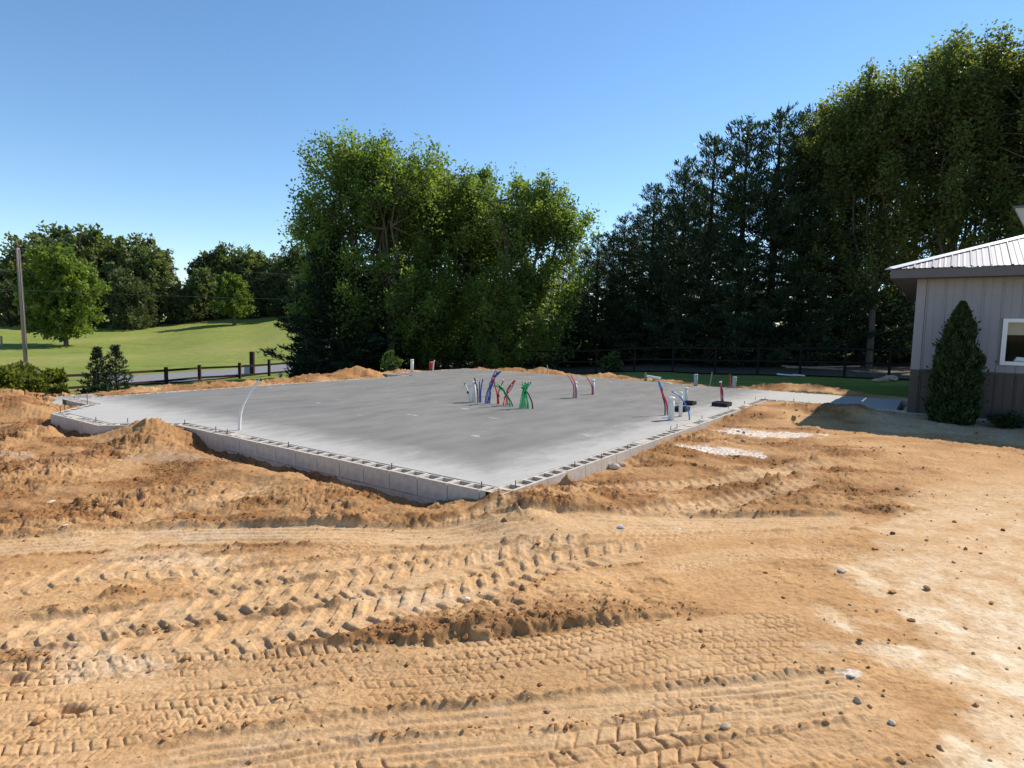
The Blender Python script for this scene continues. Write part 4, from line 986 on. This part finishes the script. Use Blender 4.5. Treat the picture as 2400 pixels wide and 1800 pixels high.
# lumber on the shaded lawn
def on_lawn(px, py): return hit(px, py, 12)
for k, (a, b_, w, h_, mat, lab) in enumerate([
    ((1826, 859), (1960, 878), .12, .05, 'grey_wood', 'long weathered board on the lawn, upper left end raised'), ((1845, 866), (2045, 881), .14, .06, 'grey_wood', 'longest weathered board in the lumber pile on the lawn'),
    ((1850, 871), (2015, 870), .10, .05, 'grey_wood', 'thin board crossing the top of the lumber pile'), ((1842, 876), (2000, 882), .15, .05, 'grey_wood', 'wide board at the front of the lumber pile')]):
    A, B = on_lawn(*a), on_lawn(*b_); B = np.array([B[0], A[1] * .5 + B[1] * .5, B[2]])
    d = B - A; ln = math.hypot(d[0], d[1])
    o = bevel_box('board', ln, w, h_, .006, MT[mat], loc=tuple((A + B) / 2 + np.array([0, .15 * k, .05 + .07 * k]))); o.rotation_euler = (0, R([2, -1, -2, 1][k]), math.atan2(d[1], d[0])); tag(o, lab, 'lumber')
for a, sx, lab in [((1845, 881), .75, 'white scrap panel lying left of the lumber pile'), ((1872, 882), .40, 'small white offcut at the front of the lumber pile')]:
    p = on_lawn(*a); o = bevel_box('white_offcut', sx, .22, .05, .008, MT['paper'], loc=(p[0], p[1], p[2] + .04)); o.rotation_euler = (0, R(3), R(-8)); tag(o, lab, 'scrap')
for k, (px, py, s) in enumerate([(2058, 895, .16), (2072, 893, .15), (2086, 890, .2), (2095, 893, .14), (2082, 885, .13)]):
    p = on_lawn(px, py); lump('stone', p, s * 1.3, s, s * .6, 'stone', 400 + k, ['pale stone at the left end of the rubble heap near the barn', 'pale stone second from left in the rubble heap', 'largest pale stone of the rubble heap near the barn', 'pale stone at the right end of the rubble heap', 'small stone on top of the rubble heap near the barn'][k])

# ------------------------------------------------------------------ plants
def leaf_quads(C, size, rng, up=.3, aspect=.62, dirs=None, jit=.35):
    """diamond leaves at points C; dirs gives preferred leaf axis"""
    n = len(C); a = rng.randn(n, 3)
    if dirs is not None: a = dirs + jit * a
    a /= np.linalg.norm(a, axis=1)[:, None]
    nn = rng.randn(n, 3); nn[:, 2] += up; b_ = np.cross(a, nn); b_ /= (np.linalg.norm(b_, axis=1)[:, None] + 1e-9)
    s = np.asarray(size)[:, None] if np.ndim(size) else size
    V = np.stack([C - a * s * .5, C + b_ * s * aspect * .5 + a * s * .02, C + a * s * .5, C - b_ * s * aspect * .5 + a * s * .02], 1).reshape(-1, 3)
    return V, np.arange(4 * n).reshape(-1, 4)
def leaf_mesh(name, C, size, rng, mat, tint, **k):
    V, F = leaf_quads(C, size, rng, **k); me = mesh_np(name, V, F); attr(me, 'tint', np.repeat(np.clip(tint, 0, 1), 4)); me.materials.append(mat); return me
def deciduous(seed, height, blobs, nclump, per, leaf, mat, bark='bark', trunks=((0, 0),), trunk_r=.2, clump=(.38, .62), plume=.8, fork=.22, elong=2.2, thick=.42, gaps=0.0):
    """blobs: (cx,cy,cz,rx,ry,rz,weight) crown volumes as fractions of height; returns (wood mesh, leaf mesh)"""
    rng = np.random.RandomState(seed); B = np.array(blobs, float); w = B[:, 6] / B[:, 6].sum(); C = []; D = []
    idx = rng.choice(len(B), nclump, p=w)
    for k in idx:
        d = rng.randn(3); d /= np.linalg.norm(d); r_ = rng.rand() ** .42
        C.append(B[k, :3] + d * r_ * B[k, 3:6]); D.append(d)
    C = np.array(C) * height; D = np.array(D)
    kp = ~((rng.rand(len(C)) < gaps) & (C[:, 2] > .40 * height) & (C[:, 2] < .64 * height)); C = C[kp]; D = D[kp]
    # limbs
    wood = MB(); nodes = []
    for (tx, ty) in trunks:
        tx, ty = tx * height, ty * height; f = fork * height * (.85 + .3 * rng.rand())
        wood.tube([(tx, ty, -.3), (tx + .02, ty, f * .5), (tx + .05 * rng.randn(), ty, f)], [trunk_r * 1.25, trunk_r, trunk_r * .85], 8, False)
        nl = 6 if len(trunks) < 3 else 5
        for q in range(nl):
            tgt = C[rng.randint(len(C))].copy()
            if len(trunks) > 1: tgt = C[np.argsort(np.hypot(C[:, 0] - tx, C[:, 1] - ty))[rng.randint(len(C) // len(trunks))]].copy()
            tgt[2] = height * (.62 + .3 * rng.rand()); s0 = np.array([tx, ty, f * (.8 + .2 * rng.rand())]); P = []
            for t in np.linspace(0, 1, 7):
                pt = s0 + (tgt - s0) * np.array([t ** .85, t ** .85, t]) + .12 * rng.randn(3) * (t > 0) * (height / 12); P.append(pt)
            wood.tube(P, list(np.linspace(trunk_r * .6, trunk_r * .10, 7)), 6, False); nodes += P[1:]
    nodes = np.array(nodes)
    for c in C:
        dd = np.linalg.norm(nodes - c, axis=1) + .8 * np.maximum(0, nodes[:, 2] - c[2] + .3); a = nodes[np.argmin(dd)]
        mid = (a + c) / 2 + np.array([0, 0, -.04 * height * rng.rand()]); r0 = min(trunk_r * .22, .012 * height * .25 + .01)
        wood.tube([a, mid, c], [r0, r0 * .7, r0 * .35], 4, False)
    # leaves in plumes
    LC = []; LD = []; T = []
    for c, d in zip(C, D):
        n = int(per * (.6 + .8 * rng.rand())); ax = d * .6 + np.array([0, 0, plume]); ax /= np.linalg.norm(ax)
        R_ = (clump[0] + (clump[1] - clump[0]) * rng.rand()) * height / 12; t = (rng.rand(n) - .35) * elong * R_; g = rng.randn(n, 3) * R_ * thick * (1.15 - .35 * np.clip(t / R_, -1, 1))[:, None]
        LC.append(c + ax * t[:, None] + g); LD.append(np.tile(ax, (n, 1)) * .2 + g / R_); T.append(np.clip(.42 + .22 * rng.randn() + .16 * rng.randn(n), 0, 1))
    LC = np.concatenate(LC); LD = np.concatenate(LD); T = np.concatenate(T); LC[:, 2] = np.maximum(LC[:, 2], .15)
    return wood, leaf_mesh('crown', LC, leaf * (.7 + .6 * rng.rand(len(LC))), rng, MT[mat], T, dirs=LD, jit=.5, up=.5), MT[bark]
def put_tree(name, label, parts, loc, rz=0, scale=(1, 1, 1), group=None, cat='tree', cache={}):
    wood, lm, bm_ = parts
    t = thing(name, label, cat, loc, rz, group); t.scale = scale
    key = id(wood)
    if key not in cache:
        me = wood.mesh('trunk', True); me.materials.append(bm_); cache[key] = me
    obj('trunk', cache[key], None, t); obj('crown', lm, None, t); return t

# central maples
cA = deciduous(11, 12.6, [(-.05, 0, .55, .28, .25, .30, 3), (-.15, -.02, .72, .20, .2, .22, 2.6), (.05, 0, .80, .20, .2, .16, 2), (-.02, -.05, .30, .34, .24, .18, 2.4), (-.28, 0, .60, .14, .14, .07, .8), (-.12, 0, .88, .12, .12, .10, 1)], 360, 165, .16, 'maple', trunks=((.02, 0), (-.07, .03)), trunk_r=.22, clump=(.42, .66), plume=.85, elong=2.3, thick=.42, gaps=.42)
cB = deciduous(23, 11.9, [(0, 0, .60, .26, .24, .28, 3), (.02, 0, .80, .30, .2, .15, 3), (.02, -.05, .28, .28, .24, .18, 2.2), (0, -.05, .13, .30, .2, .10, 1.6), (.16, 0, .66, .18, .18, .16, 1.4)], 330, 165, .16, 'maple', trunks=((0, 0), (.06, .02)), trunk_r=.2, clump=(.42, .66), plume=.85, elong=2.3, thick=.42, gaps=.42)
cC = deciduous(37, 11.0, [(0, 0, .58, .26, .24, .26, 3), (.06, 0, .78, .16, .18, .14, 1.6), (.20, 0, .70, .15, .15, .16, 1.2), (-.02, -.05, .30, .30, .24, .18, 2.2), (0, -.05, .13, .28, .2, .10, 1.6), (.12, 0, .48, .22, .2, .14, 1.4)], 320, 165, .16, 'maple', trunks=((0, 0),), trunk_r=.2, clump=(.42, .66), plume=.85, elong=2.3, thick=.42, gaps=.42)
p = col_at(905, 33.0); put_tree('maple_tree', 'tall leafy maple at the left of the central clump', cA, p, 0, (1.02, 1, .97))
p = col_at(1045, 34.5); put_tree('maple_tree', 'maple in the middle of the central clump', cB, p, .2, (1.05, 1, .97))
p = col_at(1212, 32.5); put_tree('maple_tree', 'maple at the right of the central clump with sunlit right side', cC, p, 0, (1.02, 1, .98))
put_tree('maple_tree', 'maple filling the rear left of the central clump', cB, col_at(970, 37.0), 2.6, (1.05, 1.05, .98))
put_tree('maple_tree', 'maple filling the rear right of the central clump', cC, col_at(1130, 35.5), 1.7, (1.0, 1.0, .96))
# sunlit deciduous trees behind the barn
dA = deciduous(51, 16.5, [(0, 0, .62, .20, .2, .26, 3), (.02, 0, .84, .15, .15, .12, 2), (-.11, 0, .74, .13, .12, .14, 1.5), (.12, 0, .72, .13, .12, .16, 1.5), (0, 0, .36, .22, .2, .12, 1.2)], 300, 190, .17, 'maple_right', trunks=((0, 0),), trunk_r=.17, clump=(.32, .50), plume=1.0, fork=.28, elong=2.5, thick=.42, gaps=.25)
dB = deciduous(67, 16.5, [(0, 0, .58, .22, .2, .28, 3), (.05, 0, .84, .15, .15, .12, 2), (-.1, 0, .80, .11, .11, .12, 1.4), (.15, 0, .6, .12, .12, .16, 1.2)], 290, 190, .17, 'maple_right', trunks=((0, 0), (.05, 0)), trunk_r=.17, clump=(.32, .50), plume=1.0, fork=.28, elong=2.5, thick=.42, gaps=.25)
for k, (px, r_, q, sc, rz, lab) in enumerate([(2040, 34.5, dA, .88, 0, 'tall sunlit maple left of the barn roof'), (2195, 34, dB, .90, .7, 'tall sunlit maple just above the barn roof'), (2345, 33.5, dA, .88, 2.2, 'tall sunlit maple over the barn window'), (2480, 33, dB, .90, 1.2, 'maple cut off by the right edge of the picture'), (1925, 35.5, dB, .77, 2.6, 'lower maple at the head of the pine row')]):
    put_tree('maple_tree', lab, q, col_at(px, r_), rz, (sc, sc, sc))

def pine(seed, height, r0, mat='pine', z0=.12, dens=1.0, droop=.06, spread=.30, cone=.9, tuft=.27, per=11, gap=1.0):
    rng = np.random.RandomState(seed); wood = MB(); LC = []; LD = []; T = []
    wood.tube([(0, 0, -.3), (.05 * rng.randn(), 0, height * .5), (0, .05 * rng.randn(), height * .97)], [r0, r0 * .7, r0 * .12], 8, False)
    z = height * z0
    while z < height * .97:
        f = (z / height - z0) / (1 - z0); ln0 = height * spread * (1 - f ** (1.6 * cone)) + .35
        ln0 *= min(1, .7 + f * 3)
        nb = 5 + int(rng.rand() * 2)
        for q in range(nb):
            th = 2 * math.pi * (q + rng.rand() * .7) / nb; ln = ln0 * (.65 + .5 * rng.rand()); rise = (.05 + .75 * f ** 1.3) * (.7 + .6 * rng.rand()) - droop
            d = np.array([math.cos(th), math.sin(th), 0]); P = [np.array([0, 0, z]) + d * ln * t + np.array([0, 0, ln * (rise * t + .12 * t * t - droop * 2 * t * (1 - t))]) for t in (0, .35, .7, 1)]
            wood.tube(P, [.05 * (1 - .6 * f), .035 * (1 - .5 * f), .02, .008], 4, False)
            nt = max(3, int(ln * 5.2 * dens)); sd = np.array([-d[1], d[0], 0])
            for _ in range(nt):
                t = .28 + .72 * rng.rand() ** .8; k = min(2, int(t / .35)); tt = (t - .35 * k) / (.35 if k < 2 else .3); c = P[k] + (P[k + 1] - P[k]) * tt
                side = rng.randn() * .22 * ln * (1.1 - t) ; c = c + sd * side + np.array([0, 0, .05 * rng.randn()])
                n = per; g = rng.randn(n, 3) * np.array([.13, .13, .075]); LC.append(c + g); ax = d * .5 + sd * np.sign(side) * .35 + np.array([0, 0, .35 + .8 * f])
                LD.append(np.tile(ax, (n, 1)) + g * 1.5); T.append(np.clip(.4 + .25 * rng.randn() + .15 * rng.randn(n), 0, 1))
        z += height * (.034 + .012 * rng.rand()) * gap
    n = 24; zz = height * (.955 + .06 * rng.rand(n)); LC.append(np.stack([.07 * rng.randn(n), .07 * rng.randn(n), zz], -1)); LD.append(np.tile([0, 0, 1.], (n, 1))); T.append(np.full(n, .5))
    LC = np.concatenate(LC); LD = np.concatenate(LD); T = np.concatenate(T)
    return wood, leaf_mesh('crown', LC, tuft * (.7 + .6 * rng.rand(len(LC))), rng, MT[mat], T, dirs=LD, jit=.4, aspect=.22, up=.6), MT['dark_bark']
pines = [pine(101, 12.5, .2, dens=1.1, z0=.02), pine(113, 12.5, .19, dens=1.0, z0=.03), pine(127, 12.5, .21, dens=1.15, spread=.33, z0=.02), pine(131, 12.5, .2, dens=1.0, z0=.05, spread=.27),
         pine(137, 12.5, .2, dens=1.15, z0=.02, spread=.34, gap=1.12), pine(139, 12.5, .2, dens=1.1, z0=.03, spread=.35, gap=1.2)]
PW = [(1330, 41, .60), (1395, 39.5, .67), (1455, 38, .72), (1520, 36.5, .82), (1590, 35.5, .90), (1655, 34.5, .96), (1725, 34, 1.0), (1800, 34, 1.02), (1870, 36, 1.06), (1950, 38, 1.02), (2040, 39, .98), (2130, 40, .96)]
ordn = ['first', 'second', 'third', 'fourth', 'fifth', 'sixth', 'seventh', 'eighth', 'ninth', 'tenth', 'eleventh', 'twelfth']
_tens = ['', '', 'twenty', 'thirty', 'forty']
ordn2 = ordn + ['thirteenth', 'fourteenth', 'fifteenth', 'sixteenth', 'seventeenth', 'eighteenth', 'nineteenth', 'twentieth'] + ['twenty-' + o for o in ordn[:9]] + ['thirtieth'] + ['thirty-' + o for o in ordn[:9]]
for k, (px, r_, sc) in enumerate(PW):
    put_tree('pine_tree', f'dark pine, {ordn[k]} from the left in the row behind the rail fence', pines[k % 4 if k < 5 else 4 + k % 2], col_at(px, r_), k * 1.9, (sc * 1.05, sc * 1.05, sc), 'pines behind the rail fence')
for k, (px, r_, sc) in enumerate([(1290, 45, .6), (1365, 45, .66), (1430, 44, .72), (1500, 42, .76), (1570, 41, .80), (1640, 40, .84)]):
    put_tree('pine_tree', f'dark pine, {ordn[k]} from the left in the second row deeper behind', pines[(k + 2) % 4], col_at(px, r_), k * 2.3 + 1, (sc * 1.1, sc * 1.1, sc), 'pines in the deeper row')
# dark spruce left of the maples
sp = pine(151, 8.0, .16, 'spruce', z0=.03, dens=2.0, droop=.10, spread=.33, cone=.75, tuft=.30, per=8)
put_tree('spruce_tree', 'dark spruce with low sweeping branches left of the central maples', sp, col_at(782, 32.5), 0, (1.15, 1.15, .9))
sp2 = pine(157, 8.0, .16, 'pine', z0=.05, dens=1.9, droop=.02, spread=.26, cone=.8, tuft=.32, per=8)
put_tree('pine_tree', 'dark pine rising behind the spruce at the left of the maples', sp2, col_at(758, 41), 1, (1.0, 1.0, 1.28))
put_tree('spruce_tree', 'low dark spruce under the middle of the central maples', sp, col_at(885, 36.5), 2, (1.1, 1.1, .8))

for k, (px, r_, sc) in enumerate([(1000, 39, .36), (1090, 39, .40), (1180, 38, .42), (1262, 39, .40), (1345, 39, .36), (1440, 38, .34), (1530, 37, .36), (1615, 36, .33), (1700, 36.5, .36), (1785, 36.5, .33), (1860, 38, .36), (1950, 39, .33), (2045, 40, .37), (2130, 40, .33)]):
    put_tree('young_spruce', f'low dark spruce, {ordn2[k]} from the left in the undergrowth behind the rail fence', sp, col_at(px, r_), k * 1.3, (sc * 1.35, sc * 1.35, sc * .9), 'undergrowth behind the rail fence')
# far treeline beyond the meadow
FT = [deciduous(201, 20, [(0, 0, .55, .28, .28, .30, 3), (.05, 0, .75, .22, .22, .2, 2), (-.12, 0, .62, .2, .2, .2, 1.5), (0, 0, .22, .28, .28, .2, 2.2)], 210, 44, .85, 'far_tree', trunk_r=.35, clump=(.5, .85), plume=.3),
      deciduous(211, 20, [(0, 0, .55, .26, .26, .32, 3), (-.06, 0, .76, .2, .2, .18, 2), (.12, 0, .6, .2, .2, .2, 1.5), (0, 0, .2, .28, .28, .2, 2.2)], 210, 44, .85, 'far_dark', trunk_r=.35, clump=(.5, .85), plume=.3),
      deciduous(223, 20, [(0, 0, .58, .24, .24, .34, 3), (.04, 0, .8, .16, .16, .16, 1.5), (0, 0, .2, .3, .3, .2, 2.4)], 210, 42, .85, 'far_tree', trunk_r=.35, clump=(.5, .85), plume=.3)]
FW_ = [(-110, 150, 9, 1), (-40, 155, 12.5, 0), (25, 150, 15, 1), (85, 145, 21.0, 0), (150, 148, 23.5, 1), (205, 142, 23.0, 0), (262, 145, 21.5, 2), (325, 140, 21.5, 0), (372, 136, 18.5, 2), (300, 128, 13.5, 1), (412, 175, 10, 1), (446, 172, 10.5, 0),
       (492, 142, 17.0, 1), (530, 142, 19.0, 0), (590, 140, 17.8, 2), (645, 138, 16.0, 0), (700, 134, 17.5, 1), (745, 132, 18.5, 0), (800, 134, 17, 2), (475, 126, 13.0, 2), (610, 128, 10, 1), (700, 126, 10, 1), (560, 131, 12, 1), (420, 134, 9.5, 1), (30, 138, 10, 1), (210, 132, 12, 1), (-80, 136, 9, 0), (100, 134, 9, 0), (340, 131, 9, 1), (520, 129, 8, 1), (650, 125, 8, 1), (760, 124, 9, 1), (585, 127, 7, 0), (460, 131, 8, 1)]
for k, (px, r_, hgt, q) in enumerate(sorted(FW_)):
    hgt *= .80; put_tree('treeline_tree', f'leafy tree in the woodland edge beyond the meadow, {ordn2[k]} from the left', FT[q], col_at(px, r_ + (8 if 440 < px < 660 and r_ < 136 else 0)), k * 1.7, (hgt / 20 * 1.06, hgt / 20 * 1.06, hgt / 20), 'trees of the woodland edge')
far_l = FT
ml = deciduous(241, 15, [(0, 0, .58, .30, .28, .26, 3), (-.05, 0, .78, .22, .2, .18, 2), (.16, 0, .55, .22, .2, .2, 1.6), (-.2, 0, .52, .2, .2, .2, 1.4), (0, 0, .30, .30, .26, .14, 2.0), (-.12, 0, .17, .2, .16, .06, .8), (.08, 0, .17, .14, .14, .06, .5)], 330, 60, .50, 'far_tree2', trunk_r=.28, clump=(.42, .7), plume=.15, fork=.14)
for k, (px, r_, hgt, q) in enumerate([(1120, 95, 9, 1), (1230, 98, 9, 0), (1340, 96, 9, 1), (1450, 100, 9, 2), (1560, 96, 9, 1), (1670, 99, 9, 0), (1780, 95, 9.5, 1), (1890, 98, 9, 2), (2000, 96, 9, 1), (2110, 99, 9, 0), (2220, 96, 9, 1)]):
    put_tree('far_hedge_tree', f'distant tree glimpsed under the pines, {ordn2[k]} from the left', FT[q], col_at(px, r_), k * 2.1, (hgt / 20 * 1.5, hgt / 20 * 1.2, hgt / 20), 'distant trees behind the pines')
p = hit(155, 811, 60); hh_ = (811 - 577) / F_PX * p[1] / math.cos(PITCH) * 1.02
put_tree('meadow_tree', 'big light green tree standing in the meadow behind the utility pole', ml, p, 0, (hh_ / 15,) * 3)
mr_ = deciduous(251, 9, [(0, 0, .50, .30, .3, .26, 3), (-.02, 0, .72, .22, .22, .18, 2), (0, 0, .34, .34, .32, .14, 2), (-.12, 0, .84, .10, .1, .08, .7)], 230, 60, .36, 'far_tree2', trunk_r=.26, clump=(.42, .7), plume=.1, fork=.24)
p = hit(549, 762, 60); print('small tree', p, np.hypot(p[0], p[1])); hh_ = (762 - 643) / F_PX * p[1] / math.cos(PITCH) * 1.04
put_tree('meadow_tree', 'small round tree alone in the middle of the meadow', mr_, p, 0, (hh_ / 9,) * 3)

# shrubs
def shrub(seed, blobs, n, leaf, mat, stems=5, h=1.0, up=.5):
    rng = np.random.RandomState(seed); B = np.array(blobs, float); w = B[:, 6] / B[:, 6].sum(); idx = rng.choice(len(B), n, p=w)
    d = rng.randn(n, 3); d /= np.linalg.norm(d, axis=1)[:, None]; r_ = rng.rand(n) ** .38; C = B[idx, :3] + d * r_[:, None] * B[idx, 3:6]; C += .05 * h * np.stack([perlin(C[:, 0] * 5 / h, C[:, 2] * 5 / h, q) for q in (1, 2, 3)], -1) * 2; C[:, 2] = np.maximum(C[:, 2], .02)
    wood = MB()
    for q in range(stems):
        t = C[rng.randint(n)]; wood.tube([(.05 * rng.randn() * h, .05 * rng.randn() * h, -.1), tuple(t * .5), tuple(t)], [.02 * h, .014 * h, .005 * h], 5, False)
    T = np.clip(.45 + .3 * perlin(C[:, 0] * 4 / h, C[:, 2] * 4 / h, 4) + .2 * rng.randn(n), 0, 1)
    return wood, leaf_mesh('foliage', C, leaf * (.6 + .8 * rng.rand(n)), rng, MT[mat], T, dirs=d * .6 + np.array([0, 0, up]), jit=.5, aspect=.5), MT['dark_bark']
def thuja(seed, hgt, wid, n):
    rng = np.random.RandomState(seed); z = rng.rand(n) ** 1.15 * hgt; f = z / hgt; prof = np.interp(f, [0, .1, .3, .55, .8, .93, 1], [.80, .95, 1, .86, .55, .28, .05]); th = rng.rand(n) * 6.283
    rr = wid * prof * (1 - .25 * rng.rand(n) ** 1.5) * (1 + .17 * perlin(th * 2.2, z * 3.2, 2) * 2) * (1 + .35 * (rng.rand(n) < .02)); C = np.stack([np.cos(th) * rr, np.sin(th) * rr, z + .03], -1)
    D = np.stack([np.cos(th) * .5, np.sin(th) * .5, np.full(n, 1.)], -1); wood = MB().tube([(0, 0, -.2), (0, 0, hgt * .5), (0, 0, hgt * .9)], [.05, .035, .01], 6, False)
    for q in range(14):
        t = C[rng.randint(n)]; wood.tube([(0, 0, t[2] * .75), tuple(t)], [.012, .004], 4, False)
    T = np.clip(.4 + .5 * perlin(th * 3, z * 5, 3) + .2 * rng.randn(n), 0, 1)
    return wood, leaf_mesh('foliage', C, .085 * (.6 + .8 * rng.rand(n)), rng, MT['thuja'], T, dirs=D, jit=.35, aspect=.45), MT['dark_bark']
tp = uv2w(-3.52, 9.95)
put_tree('thuja_shrub', 'conical dark green evergreen shrub beside the barn corner', thuja(5, 2.32, .39, 15000), (tp[0], tp[1], -.13), cat='shrub')
for k, (u_, v_, sc, lab) in enumerate([(-4.35, 10.05, .62, 'low dark shrub under the barn window, nearest the cone'), (-5.0, 9.95, .66, 'low dark shrub at the right edge below the window'), (-5.7, 9.95, .7, 'low dark shrub past the right edge of the picture')]):
    q = uv2w(u_, v_); put_tree('low_shrub', lab, shrub(21 + k, [(0, 0, .3, .42, .34, .3, 3), (.15, 0, .4, .3, .3, .3, 1), (-.15, .05, .35, .3, .3, .28, 1)], 4200, .075, 'thuja', 6), (q[0], q[1], -.13), k, (sc * 1.0, sc * 1.0, sc * .75), cat='shrub')
# yellow-green bushes round the pole and young spruces
for k, (px, r_, sc, lab) in enumerate([(-18, 24, 1.5, 'yellow green bush at the left edge'), (22, 25.5, 1.7, 'yellow green bush left of the utility pole foot'), (90, 26, 1.55, 'yellow green bush right of the utility pole foot'), (62, 24.5, 1.1, 'low bush in front of the utility pole'), (128, 25, .75, 'small bush tapering off right of the pole')]):
    put_tree('leafy_bush', lab, shrub(41 + k, [(0, 0, .5, .6, .5, .5, 3), (.25, 0, .8, .3, .3, .32, 1.2), (-.3, 0, .7, .3, .3, .35, 1.2)], 2600, .17, 'bush', 8), col_at(px, r_) , k * 2, (sc * .8, sc * .8, sc * .70), cat='bush')
ys1 = pine(171, 8, .1, 'spruce', z0=.03, dens=.5, droop=.0, spread=.32, cone=.55, tuft=.55, per=5, gap=1.3)
for px, r_, sc, lab in [(225, 24.5, .215, 'young spruce, left of two side by side behind the berm'), (268, 24.8, .225, 'young spruce, right of two side by side behind the berm')]:
    put_tree('young_spruce', lab, ys1, col_at(px, r_), px, (sc * 1.15, sc * 1.15, sc))
put_tree('leafy_bush', 'dark low growth at the foot of the young spruces', shrub(61, [(0, 0, .25, .9, .4, .28, 1)], 1300, .13, 'thuja', 5), col_at(245, 24.0), 0, (1.0, .8, .8), cat='bush')
put_tree('leafy_weed', 'pale green weed clump at the far edge of the slab in front of the pines', shrub(71, [(0, 0, .3, .35, .35, .3, 3), (.1, 0, .55, .2, .2, .2, 1)], 900, .13, 'weed', 6), hit(1430, 872, 20), 0, (1.5, 1.5, 1.3), cat='weed')
put_tree('leafy_weed', 'dark weed clump at the far left corner of the slab', shrub(73, [(0, 0, .3, .3, .3, .3, 3)], 500, .12, 'weed', 6), col_at(917, 25.0), 0, (1.2, 1.2, 1.6), cat='weed')
for px, r_, lab in [(728, 34.5, 'dark low shrub mass at the end of the left rail fence'), (770, 33, 'dark low shrub under the spruce')]:
    put_tree('low_shrub', lab, shrub(int(px), [(0, 0, .4, .9, .6, .4, 1)], 2600, .16, 'spruce', 5), col_at(px, r_), 1, (1.4, 1.2, 1.25), cat='shrub')
print('objects', len(bpy.data.objects), 'tris', sum(len(m_.loops) - 2 * len(m_.polygons) for m_ in bpy.data.meshes if m_.users))
